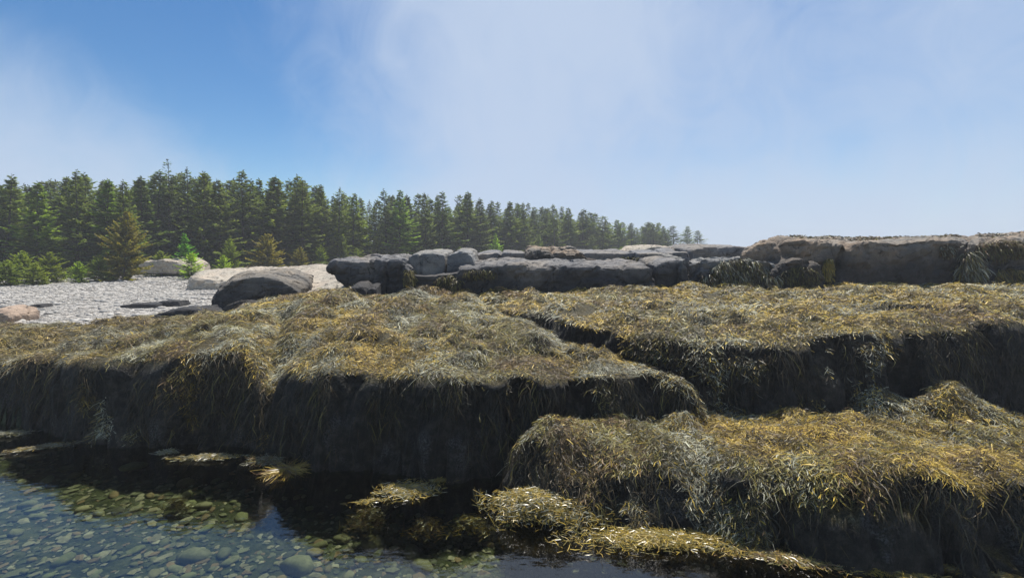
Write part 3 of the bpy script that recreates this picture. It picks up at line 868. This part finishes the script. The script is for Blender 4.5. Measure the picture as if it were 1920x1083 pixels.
# floating fronds: each raft on the water is a thing
def raft(px, py, rx, ry, n, cols, label, tilt=0.0, ln=(.03, .09), bump=.03, wet=True, z=.004):
    Y = (CAM_H - z) * FPX / (py - HOR); X = Y * (px - 960) / FPX
    n = int(n * 2.2)
    r = np.abs(rng.normal(0, .5, n)).clip(0, 1.2); a = rng.uniform(0, 2 * math.pi, n)
    r = r * (1 + .45 * vnoise(np.cos(a) * 1.8, np.sin(a) * 1.8, px * .1, 3))
    u, v = r * np.cos(a) * rx, r * np.sin(a) * ry
    x = X + u * math.cos(tilt) - v * math.sin(tilt); y = Y + u * math.sin(tilt) + v * math.cos(tilt)
    edge = np.clip(1 - r * r, 0, 1)
    ci = rng.integers(0, len(cols), n)
    C = np.array(cols)[ci] * rng.uniform(.6, 1.3, n)[:, None]
    hd = tilt + rng.normal(0, .8, n) + math.pi * rng.integers(0, 2, n)
    sf = lambda a_, b_: np.zeros_like(a_) + z
    V, F, CC = grow(x, y, rng.uniform(*ln, n), hd, C, rng.uniform(.0018, .0038, n), k=3, grav=.12, lift=bump, flat=True, surf=sf, z0=z + edge * bump * .6, tipw=1.3)
    V = V - np.array((X, Y, 0))
    obj('floating_rockweed', mesh_np('floating_rockweed', V, F, [WET if wet else WEED], CC), loc=(X, Y, 0), label=label, cat='seaweed', group='rockweed rafts floating on the pool')


raft(20, 815, .28, .10, 260, [PALE, OLIVE], 'small pale weed raft at the far left foot of the ledge', .1)
raft(75, 842, .55, .08, 420, [GOLD, PALE, BROWN], 'long thin golden weed raft near the left edge', .45)
raft(312, 851, .14, .05, 160, [PALE, OLIVE], 'tiny pale weed raft, third from the left', .0)
raft(395, 860, .42, .07, 420, [OLIVE, PALE, GOLD], 'low olive weed raft along the foot of the ledge', .05)
raft(500, 866, .22, .11, 420, [PALE, OLIVE, RUST], 'pale round weed raft beside the orange fronds', -.25)
raft(540, 884, .16, .08, 160, [GOLD, YELLOW, RUST], 'small orange fronds trailing from the pale round raft', .5, ln=(.15, .3))
raft(765, 922, .30, .18, 900, [GOLD, YELLOW, PALE, OLIVE], 'golden weed raft alone on the dark water, left of the wet heap', .0)
raft(690, 945, .22, .015, 60, [OLIVE, GOLD], 'thin frond trailing left from the lone golden raft', .15)
raft(825, 905, .16, .03, 120, [GOLD, OLIVE], 'narrow weed tail reaching right from the lone golden raft', .2)
raft(1000, 972, .50, .26, 3000, [GOLD, OLIVE, PALE, YELLOW], 'large wet weed heap spreading on the water below the ledge', -.2, bump=.16)
raft(1100, 968, .22, .06, 260, [GOLD, OLIVE], 'narrow wet weed strip right of the large heap', .0)
raft(1240, 1018, .66, .17, 1700, [GOLD, YELLOW, OLIVE], 'broad golden weed raft at the foot of the right shelf', -.08, bump=.05)
raft(1470, 1052, .42, .09, 800, [GOLD, OLIVE, RUST], 'golden weed strip between the two broad rafts on the right', -.3)
raft(1640, 1070, .46, .09, 900, [GOLD, YELLOW, OLIVE], 'golden weed raft below the dark right face, near the bottom edge', -.35)
raft(1850, 1084, .46, .08, 800, [GOLD, RUST, OLIVE], 'rusty weed raft in the bottom right corner', -.3)


raft(690, 995, .24, .16, 420, [BROWN, RUST, OLIVE], 'brown weed tuft on the pool bed left of the orange tuft', bump=.14, z=-.36)
raft(800, 1005, .20, .14, 380, [RUST, GOLD, BROWN], 'orange weed tuft on the pool bed below the lone golden raft', bump=.12, z=-.36)
raft(880, 1000, .22, .15, 380, [BROWN, OLIVE, GOLD], 'olive weed tuft on the pool bed left of the wet heap', bump=.12, z=-.38)
raft(330, 960, .18, .10, 220, [BROWN, OLIVE], 'dark weed tuft on the pool bed in the ledge reflection', bump=.10, z=-.38)


# weed clumps growing on the rocks
def bvh_of(o):
    return BVHTree.FromPolygons([v.co.copy() for v in o.data.vertices], [tuple(p.vertices) for p in o.data.polygons])


def rock_weed(rocks, patches, label, cols, ln=(.07, .2), wd=(.004, .008)):
    trees = [bvh_of(RK[r]) for r in rocks]
    org = Vector((0, 0, CAM_H))
    S, C, Ls = [], [], []
    for px, py, rx, ry, n in patches:
        for _ in range(int(n * 1.7)):
            r, a = math.sqrt(random.random()), random.uniform(0, 6.283)
            d = (Vector(PX(px + rx * r * math.cos(a), py + ry * r * math.sin(a), 10)) - org).normalized()
            best = None
            for t in trees:
                h = t.ray_cast(org, d)
                if h[0] is not None and (best is None or h[3] < best[3]): best = h
            if best: S.append((best[0], best[1]))
    if not S: return
    n, k = len(S), 5
    P0 = np.array([tuple(s[0]) for s in S]); Nn = np.array([tuple(s[1]) for s in S])
    P = np.zeros((n, k, 3)); P[:, 0] = P0
    L = rng.uniform(*ln, n) / (k - 1)
    d = Nn * .55 + rng.normal(0, .45, (n, 3)) + np.array((0, -.15, -.15))
    for i in range(1, k):
        d = d / np.linalg.norm(d, axis=1, keepdims=True)
        P[:, i] = P[:, i - 1] + d * L[:, None]
        d = d + np.array((0, 0, -.75)) + rng.normal(0, .15, (n, 3))
    W = rng.uniform(*wd, n)[:, None] * np.array([.6, .9, 1.1, 1.2, .4])[None, :]
    roll = np.stack([rng.normal(0, .5, n), rng.normal(-.7, .3, n), rng.normal(.5, .3, n)], -1)
    roll /= np.linalg.norm(roll, axis=1, keepdims=True)
    cc = np.array(cols)[rng.integers(0, len(cols), n)] * rng.uniform(.6, 1.3, n)[:, None]
    V, F, C = ribbons(P, W, cc, roll)
    c0 = V.mean(0)
    obj('rockweed_clump', mesh_np('rockweed_clump', V - c0, F, [WEED], C), loc=tuple(c0), label=label, cat='seaweed', group='rockweed clumps growing on the slabs')


rock_weed(['drape'], [(1385, 505, 45, 18, 1500), (1420, 522, 40, 14, 1200), (1350, 525, 40, 10, 500)], 'grey green rockweed draped over the sloping slab', [OLIVE, PALE, DARK, BROWN], (.12, .28))
rock_weed(['bulge', 'great'], [(1500, 518, 34, 18, 900)], 'dark rockweed clump on the rounded bulge of rock', [DARK, OLIVE, BROWN])
rock_weed(['great'], [(1552, 505, 9, 20, 450)], 'golden green rockweed tuft right of the rounded bulge', [GOLD, OLIVE, YELLOW])
rock_weed(['great', 'right'], [(1820, 505, 20, 32, 1300)], 'pale rockweed column hanging in the cleft of the right rock', [OLIVE, PALE, BROWN], (.15, .35))
rock_weed(['right'], [(1895, 520, 30, 16, 900)], 'round rockweed clump at the right edge below the brown rock', [OLIVE, GOLD, BROWN])
rock_weed(['right'], [(1890, 468, 60, 16, 1300)], 'brown bladder wrack crust over the top of the right rock', [BROWN, RUST, OLIVE], (.08, .2))
rock_weed(['great', 'right'], [(1775, 468, 16, 10, 300)], 'small brown wrack tuft high on the great rock', [BROWN, RUST, PALE], (.08, .16))
rock_weed(['long'], [(900, 512, 30, 6, 350)], 'dark wrack tuft near the left end of the long slab', [DARK, OLIVE, BROWN], (.08, .16))
rock_weed(['back_c', 'dome_foot'], [(1180, 487, 26, 6, 300)], 'dark wrack tuft on the slab left of the domed rock', [DARK, OLIVE], (.08, .16))
rock_weed(['low_block', 'long'], [(840, 530, 24, 14, 500)], 'dark rockweed on the low block beside the long slab', [DARK, OLIVE, BROWN])
rock_weed(['fold', 'low_block'], [(768, 522, 9, 16, 250)], 'small rockweed tuft in the gap left of the low block', [OLIVE, BROWN])


def top_growth():                             # low brown plants on top of the great rock
    S = []
    for r, x0, x1, py, n in (('great', 1440, 1800, 420, 3200), ('right', 1815, 2000, 420, 1800)):
        t = bvh_of(RK[r])
        for _ in range(n):
            px = random.uniform(x0, x1); Y = random.uniform(12.6, 15.2)
            h = t.ray_cast(Vector((Y * (px - 960) / FPX, Y, 6)), Vector((0, 0, -1)))
            if h[0] is not None: S.append(tuple(h[0]))
    P0 = np.array(S); n = len(P0)
    keep = vnoise(P0[:, 0] * 1.2, P0[:, 1] * 1.2, 0, 801) > -.25
    P0 = P0[keep]; n = len(P0); k = 4
    P = np.zeros((n, k, 3)); P[:, 0] = P0
    d = np.stack([rng.normal(0, .6, n), rng.normal(0, .6, n), np.full(n, .7)], -1)
    L = rng.uniform(.03, .07, n)
    for i in range(1, k):
        P[:, i] = P[:, i - 1] + d * L[:, None] * .5
        d = d + np.array((0, 0, -.35)) + rng.normal(0, .15, (n, 3))
    W = np.full((n, k), .012) * np.array([.7, 1.1, 1.2, .4])
    roll = np.stack([rng.normal(0, .5, n), rng.normal(-.7, .3, n), rng.normal(.5, .3, n)], -1)
    cc = np.array([BROWN, RUST * .7, OLIVE, PALE * .6])[rng.integers(0, 4, n)] * rng.uniform(.6, 1.2, n)[:, None]
    V, F, C = ribbons(P, W, cc, roll)
    obj('ground_cover', mesh_np('ground_cover', V, F, [WEED], C), kind='stuff', label='low brown growth on top of the great rock', cat='plants')


top_growth()

# ------------------------------------------------------------------ stones
def ico(sub):
    import bmesh
    b = bmesh.new(); bmesh.ops.create_icosphere(b, subdivisions=sub, radius=1.0)
    b.verts.ensure_lookup_table()
    V = np.array([tuple(v.co) for v in b.verts]); F = np.array([[v.index for v in f.verts] for f in b.faces]); b.free()
    return V, F


IV1, IF1 = ico(1)
IV2, IF2 = ico(2)


def stone_mesh(name, seed, flat, mat, sub2=True, col=None):
    V, F = (IV2, IF2) if sub2 else (IV1, IF1)
    d = 1 + .42 * fbm(V[:, 0] * 1.1 + seed * 7.3, V[:, 1] * 1.1, V[:, 2] * 1.1, 2, 900 + seed)
    P = V * d[:, None] * np.array((1.0, .8, flat))
    P = np.sign(P) * np.abs(P) ** .92
    return mesh_np(name, P, F, [mat], None if col is None else np.tile(col, (len(P), 1)))


CV = [stone_mesh('cobble', s, random.uniform(.28, .55), COBBLE) for s in range(9)]


def place_cobble(x, y, r, label, v=None):
    o = obj('cobble', CV[random.randrange(9) if v is None else v], label=label, cat='cobble', group='cobbles on the pool bed')
    o.location = (x, y, float(hsample(np.array([x]), np.array([y]))[0]) + r * .12)
    o.scale = (r * random.uniform(.85, 1.3), r * random.uniform(.8, 1.1), r * random.uniform(.8, 1.1))
    o.rotation_euler = (random.uniform(-.25, .25), random.uniform(-.25, .25), random.uniform(0, 6.28))
    return o


def cobbles():
    named = [(250, 905, .13, 'green cobble under water in the ledge reflection, leftmost of the bright ones'), (350, 912, .15, 'broad green cobble under the shaded water, second of the bright ones'),
             (700, 1010, .13, 'yellow cobble under water at the edge of the sky reflection'), (560, 1055, .15, 'largest flat pale cobble near the bottom of the pool'),
             (790, 1045, .13, 'pale green cobble below the yellow one, near the bottom edge'), (360, 1045, .13, 'pale yellow oval cobble in the lower left pool')]
    taken = []
    for px, py, r, lab in named:
        Y = (CAM_H + .42) * FPX / (py - HOR); X = Y * (px - 960) / FPX
        place_cobble(X, Y, r, lab); taken.append((X, Y, r))
    n, tries = 0, 0
    while n < 294 and tries < 6000:
        tries += 1
        Y = random.uniform(3.55, 6.6); X = random.uniform(-1.12, .7) * Y
        if X > 2.6: continue
        if hsample(np.array([X]), np.array([Y]))[0] > -.25: continue
        r = min(.10, .034 * math.exp(random.gauss(.3, .5)))
        if any((X - a) ** 2 + (Y - b) ** 2 < (r + c) ** 2 * .55 for a, b, c in taken): continue
        taken.append((X, Y, r)); n += 1
        place_cobble(X, Y, r, 'rounded cobble lying on the bed of the clear tide pool')


cobbles()


def pebble_field(n, fx, mat, name, label, colfn, V0=IV1, F0=IF1):
    x, y, z, r = fx(n); n = len(x)
    nv = len(V0)
    rot = rng.uniform(0, 6.283, n); ca, sa = np.cos(rot), np.sin(rot)
    sx, sy, sz = r * rng.uniform(.8, 1.5, n), r * rng.uniform(.7, 1.1, n), r * rng.uniform(.18, .38, n)
    jit = 1 + .22 * rng.normal(0, 1, (n, nv)).clip(-1.5, 1.5)
    P = V0[None] * jit[..., None] * np.stack([sx, sy, sz], -1)[:, None, :]
    Q = np.stack([P[..., 0] * ca[:, None] - P[..., 1] * sa[:, None] + x[:, None], P[..., 0] * sa[:, None] + P[..., 1] * ca[:, None] + y[:, None], P[..., 2] + z[:, None]], -1).reshape(-1, 3)
    F = (F0[None] + (np.arange(n) * nv)[:, None, None]).reshape(-1, 3)
    C = np.repeat(colfn(n, x, y), nv, axis=0)
    obj(name, mesh_np(name, Q, F, [mat], C, smooth=False), kind='stuff', label=label, cat='pebbles')


def beach_col(n, x=None, y=None):
    base = np.array([(.47, .445, .405), (.53, .50, .45), (.40, .385, .36), (.50, .455, .40), (.60, .57, .52), (.30, .29, .28)])
    return base[rng.choice(6, n, p=[.3, .22, .2, .12, .08, .08])] * rng.uniform(.72, 1.02, n)[:, None]


def beach_spots(n):
    y = 10.8 + (rng.random(n) ** 1.5) * 24; x = -rng.uniform(.28, 1.14, n) * y
    ok = (y < tree_line(x) - .6) & (y > np.interp(x, [-13, -7, -4], [11.1, 11.0, 12.6]))
    x, y = x[ok], y[ok]
    r = np.clip(.027 * np.exp(rng.normal(.15, .35, len(x))) * np.clip(y / 15, .85, 1.5), .018, .15)
    return x, y, h_B(x, y) + r * .25, r


pebble_field(24000, beach_spots, STONE, 'shingle', 'pale grey shingle of the beach', beach_col)


def bed_spots(n):
    y = rng.uniform(3.4, 6.6, n); x = rng.uniform(-1.15, .75, n) * y
    z = hsample(x, y); ok = z < -.2
    x, y, z = x[ok], y[ok], z[ok]
    r = np.clip(.022 * np.exp(rng.normal(.1, .45, len(x))), .01, .06)
    return x, y, z + r * .2, r


def bed_col(n, x, y):
    base = np.array([(.20, .21, .13), (.30, .28, .19), (.10, .12, .06), (.26, .19, .11), (.38, .37, .28), (.07, .08, .05)])
    return base[rng.choice(6, n)] * rng.uniform(.7, 1.2, n)[:, None]


pebble_field(7000, bed_spots, STONE, 'gravel', 'small gravel between the cobbles on the pool bed', bed_col)

BV = [stone_mesh('beach_stone', 20 + s, random.uniform(.3, .55), STONE, True, beach_col(1)[0]) for s in range(10)]


def beach_stones():
    n = 0
    while n < 220:
        y = 11.2 + random.random() ** 2 * 7; x = -random.uniform(.3, 1.12) * y
        if y < np.interp(x, [-13, -7, -4], [11.3, 11.3, 12.8]): continue
        r = random.uniform(.05, .10) * (1.0 + .03 * (y - 11))
        o = obj('beach_stone', BV[random.randrange(10)], label='pale stone standing out on the lower shingle beach', cat='stone', group='larger stones on the lower beach')
        o.location = (x, y, float(h_B(np.array([x]), np.array([y]))[0]) + r * .15)
        o.scale = (r * random.uniform(.9, 1.5), r, r)
        o.rotation_euler = (random.uniform(-.2, .2), random.uniform(-.2, .2), random.uniform(0, 6.28))
        n += 1


beach_stones()

# ------------------------------------------------------------------ spruces
def spruce_mesh(seed, h=7.0, r=1.75, base=.05, gap=.0, bare_top=0.0, dens=1.0, flat=False, big=1.0, fall=.82):
    R = random.Random(seed)
    V, F, C = [], [], []

    def card(p, d, nrm, ln, w, c):
        s = d.cross(nrm)
        if s.length < 1e-5: return
        s.normalize()
        i = len(V)
        m = p + d * ln * .5
        V.extend((p, m - s * w, p + d * ln, m + s * w)); F.append((i, i + 1, i + 2, i + 3)); C.extend((c,) * 4)
    z = base * h
    up = Vector((0, 0, 1))
    lean = R.uniform(0, 6.28)
    while z < h * .985:
        t = z / h
        prof = (1 - t) ** (.85 if flat else fall)
        rad = r * prof * R.uniform(.65, 1.2) * (.75 + .25 * min(1, t / .12)) + .06
        nb = 8 if t < .7 else 6
        if bare_top and t > 1 - bare_top: nb = 3; rad = rad * .8 + .10
        a0 = R.uniform(0, 6.28)
        for b in range(nb):
            if R.random() < gap: continue
            az = a0 + b * 6.283 / nb + R.uniform(-.35, .35)
            L = rad * R.uniform(.40, 1.25)
            sl = -.28 + .75 * t + R.uniform(-.12, .12)
            dirn = Vector((math.cos(az), math.sin(az), 0)); side = Vector((-math.sin(az), math.cos(az), 0))
            zb = z + R.uniform(-.1, .1)
            br = R.uniform(.6, 1.2)
            n = max(5, int((7 + L * 17) * dens))
            if bare_top and t > 1 - bare_top: n = max(3, n // 2)
            for q in range(n):
                s = (q + R.random()) / n
                s = .12 + .88 * s ** .8
                p = dirn * (L * s) + Vector((0, 0, zb + sl * L * s + .16 * L * s * s))
                sg = R.choice((-1, 1))
                d = (dirn * R.uniform(.5, 1.0) + side * sg * R.uniform(.3, 1.0) + up * R.uniform(-.28, .16)).normalized()
                if q >= n - 1: d = (dirn + up * .25).normalized()
                nrm = (up + Vector((R.gauss(0, .5), R.gauss(0, .5), 0))).normalized()
                ln = big * R.uniform(.16, .38) * (.65 + .6 * (1 - s)) * (.6 + .5 * (1 - t))
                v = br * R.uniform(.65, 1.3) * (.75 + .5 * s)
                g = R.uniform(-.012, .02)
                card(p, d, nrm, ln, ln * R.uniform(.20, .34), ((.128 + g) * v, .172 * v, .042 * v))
        z += (.20 + .10 * R.random()) * (1.15 - .55 * t) * h / 7
    for q in range(16):                       # leader
        zz = h * R.uniform(.93, 1.0)
        a = R.uniform(0, 6.28)
        card(Vector((0, 0, zz)), Vector((math.cos(a) * .45, math.sin(a) * .45, .85)).normalized(), Vector((math.sin(a), -math.cos(a), .2)), R.uniform(.10, .2), .028, (.07, .085, .035))
    return mesh_np('crown', [tuple(v) for v in V], F, [FOLIAGE], np.array(C), smooth=False)


def trunk_mesh(seed, h=7.0, r=.11):
    R = random.Random(seed)
    V, F = [], []
    rings = 9
    for i in range(rings):
        t = i / (rings - 1)
        rr = r * (1 - t * .93) * (1.35 if i == 0 else 1)
        ox, oy = .06 * math.sin(t * 4 + seed), .06 * math.cos(t * 3.1 + seed)
        for k in range(7):
            a = k / 7 * 6.283
            V.append((ox * t + rr * math.cos(a), oy * t + rr * math.sin(a), t * h * .985 - .3 * (i == 0)))
    for i in range(rings - 1):
        for k in range(7):
            F.append((i * 7 + k, i * 7 + (k + 1) % 7, (i + 1) * 7 + (k + 1) % 7, (i + 1) * 7 + k))
    for j in range(34):                       # limbs
        z = R.uniform(.06, .9) * h; a = R.uniform(0, 6.28); L = (1 - z / h) * R.uniform(.7, 1.5) + .1
        d = Vector((math.cos(a), math.sin(a), -.1 + .5 * z / h)); s = Vector((-math.sin(a), math.cos(a), 0)) * .018; u = Vector((0, 0, .018))
        p = Vector((0, 0, z)); e = p + d * L; i = len(V)
        V.extend([tuple(p + s), tuple(p - s + u), tuple(p - s - u), tuple(e)])
        F.extend([(i, i + 1, i + 3, i + 3), (i + 1, i + 2, i + 3, i + 3), (i + 2, i, i + 3, i + 3)])
    me = bpy.data.meshes.new('trunk')
    me.from_pydata(V, [], [tuple(dict.fromkeys(f)) for f in F]); me.materials.append(BARK)
    return me


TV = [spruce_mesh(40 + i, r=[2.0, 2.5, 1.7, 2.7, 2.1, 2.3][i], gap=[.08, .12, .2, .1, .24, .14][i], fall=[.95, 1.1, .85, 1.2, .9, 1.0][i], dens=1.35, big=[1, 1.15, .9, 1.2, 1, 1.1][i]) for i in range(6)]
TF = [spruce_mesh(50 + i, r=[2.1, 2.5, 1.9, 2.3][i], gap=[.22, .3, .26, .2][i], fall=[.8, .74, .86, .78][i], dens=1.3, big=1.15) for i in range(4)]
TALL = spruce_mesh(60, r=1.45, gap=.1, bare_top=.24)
BROAD = [spruce_mesh(70 + i, h=7.0, r=5.0, base=.02, dens=1.0, gap=.28, flat=True, big=1.9) for i in range(2)]
WIND = spruce_mesh(80, h=7.0, r=3.4, base=.3, dens=.8, gap=.2, flat=True, big=1.5)
TK = [trunk_mesh(i) for i in range(4)]
GREEN, DKGREEN, YGREEN, BRGREEN, GREY, LIME = (1.25, 1.2, .85), (.85, .88, .8), (1.9, 1.8, .75), (1.75, 1.2, .8), (1.2, 1.12, 1.0), (2.6, 2.7, .9)


def tree(px, Y, top, mesh, label, cat='tree', name='spruce_tree', group='spruces of the forest behind the beach', col=GREEN, wid=1.0, zb=None):
    X = Y * (px - 960) / FPX
    zb = float(h_B(np.array([X]), np.array([Y]))[0]) if zb is None else zb
    h = max(.5, CAM_H - Y * (top - HOR) / FPX - zb)
    s = h / 7.0
    root = obj(name, None, loc=(X, Y, zb), label=label, cat=cat, group=group)
    root.rotation_euler = (random.uniform(-.06, .06), random.uniform(-.06, .06), random.uniform(0, 6.28))
    w = s * wid * random.uniform(.92, 1.08)
    root.scale = (w, w, s)
    j = random.uniform(.85, 1.15)
    c = obj('crown', mesh, root); c.color = (col[0] * j, col[1] * j * random.uniform(.95, 1.05), col[2] * j, 1)
    obj('trunk', TK[random.randrange(4)], root)
    return root


ORD = ['first', 'second', 'third', 'fourth', 'fifth', 'sixth', 'seventh', 'eighth', 'ninth', 'tenth', 'eleventh', 'twelfth', 'thirteenth', 'fourteenth', 'fifteenth', 'sixteenth', 'seventeenth', 'eighteenth', 'nineteenth', 'twentieth',
       'twenty-first', 'twenty-second', 'twenty-third', 'twenty-fourth', 'twenty-fifth', 'twenty-sixth', 'twenty-seventh', 'twenty-eighth', 'twenty-ninth', 'thirtieth', 'thirty-first', 'thirty-second', 'thirty-third', 'thirty-fourth', 'thirty-fifth', 'thirty-sixth']


def front_Y(px): return 53.4 / (1 - .98 * (px - 960) / FPX)


TOPS = [(8, 328), (72, 340), (145, 320), (200, 336), (235, 340), (270, 332), (318, 302), (380, 322), (415, 338), (455, 322), (510, 330), (545, 329), (570, 336), (605, 348), (632, 352), (660, 362),
        (725, 354), (748, 358), (800, 362), (828, 360), (875, 360), (900, 373), (960, 378), (985, 380), (1040, 384), (1065, 390), (1092, 392), (1130, 405), (1160, 412), (1185, 418), (1215, 416)]
for i, (px, tp) in enumerate(TOPS):
    Y = front_Y(px) + random.uniform(-.3, 2.2)
    if px == 318:
        tree(px, Y, tp, TALL, 'tallest spruce, its thin bare top standing above the left forest', col=DKGREEN, wid=1.05); continue
    tone = random.choice((GREEN, GREEN, DKGREEN, GREY, (1.15, 1.1, .85)))
    if px in (200, 748, 72): tone = (1.35, 1.5, .8)
    tree(px, Y, tp, (TV if px < 1080 else TF)[(i * 3 + i // 6) % (6 if px < 1080 else 4)], ORD[i] + ' tall spruce from the left along the front of the forest', col=tone, wid=random.uniform(.95, 1.5) * (1 + max(0, px - 1000) / 500))
tree(1245, 74, 424, BROAD[0], 'broad dark spruce next to the right end of the forest', col=DKGREEN, wid=.75)
tree(1288, 78, 424, WIND, 'wind-shaped hazy spruce near the right end of the forest', col=GREEN, wid=1.2)
tree(1264, 76, 423, TF[1], 'rounded dark spruce between the broad spruce and the wind-shaped one', col=DKGREEN, wid=1.9)
tree(1308, 80, 432, TF[3], 'small hazy spruce right of the wind-shaped one, last of the forest', col=GREEN, wid=2.0)
tree(1226, 73, 420, TF[0], 'hazy spruce just left of the broad dark spruce', col=GREY, wid=1.7)
tree(690, front_Y(690) + 16, 375, TV[2], 'thin hazy spruce seen through the gap in the forest', col=GREY)
# deeper rows fill the forest; nothing tells them apart
tx = np.array([t[0] for t in TOPS]); ty = np.array([t[1] for t in TOPS])
for row, (dy, step) in enumerate(((3.2, 26), (6.5, 25), (10.5, 24), (15, 24))):
    px = -70 + row * 9
    while px < 1262 - row * 22:
        if not (676 < px < 700 and row > 1):
            Y = front_Y(px) + dy + random.uniform(-1, 1)
            tp = np.interp(px, tx, ty) + random.uniform(0, 40) * (1 - max(0, px - 800) / 900) + (8 if 660 < px < 712 else 0)
            tree(px, Y, tp, random.choice(TV + TV + TF) if px < 1000 else random.choice(TF + TV), 'dark spruce inside the forest behind its front row', group='spruces deeper in the forest', col=random.choice((GREEN, DKGREEN, DKGREEN, GREY)), wid=random.uniform(.95, 1.5) * (1 + max(0, px - 950) / 700))
        px += step * random.uniform(.75, 1.25) * (1.0 if px < 700 else .8)
# low front trees, saplings and shrubs along the forest edge
EDGE = [(232, 24.6, 396, BROAD[0], 'broad brownish green spruce left of the pale edge boulder', BRGREEN, .62), (500, 31.0, 438, BROAD[1], 'broad brown-tinged low spruce behind the flat pale outcrop', (2.0, 1.25, .85), .85),
        (435, 30.5, 447, BROAD[0], 'small green spruce left of the brown-tinged low spruce', YGREEN, .5), (350, 28.5, 437, TV[1], 'bright green sapling standing alone against the dark trees', (1.3, 2.3, 1.0), 1.1),
        (360, 25.5, 474, BROAD[1], 'bright yellow-green bush right of the pale edge boulder', LIME, .95), (40, 22.6, 470, BROAD[0], 'yellow-green sapling near the left edge of the beach', YGREEN, .8),
        (97, 23.0, 472, BROAD[1], 'flat-topped green sapling, second from the left edge', YGREEN, .8), (148, 23.0, 490, BROAD[0], 'low lime-green bush right of the flat-topped sapling', LIME, .9),
        (68, 21.8, 493, BROAD[1], 'low olive bush between the two left saplings', YGREEN, 1.0), (10, 21.5, 488, BROAD[0], 'low bush at the left edge of the photo', YGREEN, 1.0),
        (300, 27.6, 470, BROAD[1], 'low yellowish spruce just behind the pale edge boulder', YGREEN, .9), (185, 23.6, 478, BROAD[0], 'small green bush under the broad brownish spruce', GREEN, .8),
        (420, 28.0, 478, BROAD[1], 'small yellow-green bush at the upper edge of the beach', LIME, .8), (600, 37.0, 460, BROAD[0], 'low green bush behind the pointed boulder', YGREEN, .7),
        (670, 40.0, 465, BROAD[1], 'small bright bush behind the rounded boulders', YGREEN, .8), (560, 33.0, 462, BROAD[0], 'low dark bush right of the brown-tinged spruce', BRGREEN, .8),
        (930, 48.0, 437, TV[3], 'bright yellow-green sapling behind the left end of the long slab', (2.4, 2.6, .9), 1.2), (862, 46.0, 462, BROAD[0], 'small green sapling behind the upright boulder', YGREEN, .6),
        (640, 39.0, 440, BROAD[1], 'dark low spruce filling the forest edge left of centre', GREEN, .7), (710, 42.0, 430, BROAD[0], 'broad green spruce at the gap in the forest', GREEN, .6),
        (1165, 66.0, 462, BROAD[1], 'yellowish bush behind the dark slab on the right', LIME, .9), (1110, 62.0, 440, BROAD[0], 'low hazy spruce in front of the right forest', GREY, .7),
        (1010, 54.0, 440, BROAD[1], 'low hazy spruce behind the tan slab', GREY, .6), (780, 44.0, 440, BROAD[1], 'low dark spruce behind the upright boulders', DKGREEN, .6)]
for px, Y, tp, me, lab, col, wid in EDGE:
    tree(px, Y, tp, me, lab, name='low_spruce', group='low spruces and bushes along the forest edge', col=col, wid=wid)


def grass():                                  # low green and dry growth along the forest edge
    n = 9000
    x = rng.uniform(-31, 0, n); y = tree_line(x) - rng.uniform(-1.0, 2.6, n) ** 1.0
    nz = vnoise(x * .5, y * .5, 0, 951)
    ok = (nz > -.2) | (x < -20)
    x, y = x[ok], y[ok]; n = len(x)
    k = 4
    P = np.zeros((n, k, 3)); P[:, 0] = np.stack([x, y, h_B(x, y)], -1)
    d = np.stack([rng.normal(0, .45, n), rng.normal(0, .45, n), np.full(n, 1.0)], -1)
    L = rng.uniform(.06, .2, n)
    for i in range(1, k):
        P[:, i] = P[:, i - 1] + d * L[:, None]; d = d + np.array((0, 0, -.35)) + rng.normal(0, .2, (n, 3))
    W = np.full((n, k), .03) * np.array([1, 1.1, .8, .2])
    roll = np.stack([rng.normal(0, .5, n), np.full(n, -1.0), rng.normal(.3, .3, n)], -1)
    cc = np.array([(.15, .17, .04), (.10, .13, .03), (.20, .15, .07), (.16, .11, .06)])
    pick = np.where(x < -19, rng.integers(0, 2, n), rng.integers(1, 4, n))
    V, F, C = ribbons(P, W, cc[pick] * rng.uniform(.7, 1.25, n)[:, None], roll)
    obj('grass', mesh_np('grass', V, F, [WEED], C), kind='stuff', label='low green and dry brown growth along the forest edge', cat='grass')


grass()

# ------------------------------------------------------------------ sea haze
HAZE = .0019
if HAZE > 0:
    x0, x1, y0, y1, z0, z1 = -130, 130, -12, 170, -2.6, 11.5
    V = [(x, y, z) for x in (x0, x1) for y in (y0, y1) for z in (z0, z1)]
    F = [(0, 1, 3, 2), (4, 6, 7, 5), (0, 4, 5, 1), (2, 3, 7, 6), (0, 2, 6, 4), (1, 5, 7, 3)]
    M = Mat('haze')
    pv = M.N('ShaderNodeVolumePrincipled')
    pv.inputs['Color'].default_value = (.93, .96, 1.0, 1); pv.inputs['Density'].default_value = HAZE; pv.inputs['Anisotropy'].default_value = .1
    M.L(pv.outputs[0], M.out.inputs['Volume'])
    obj('haze', mesh_np('haze', V, F, [M.m], smooth=False), kind='stuff', label='thin pale sea haze over the shore')
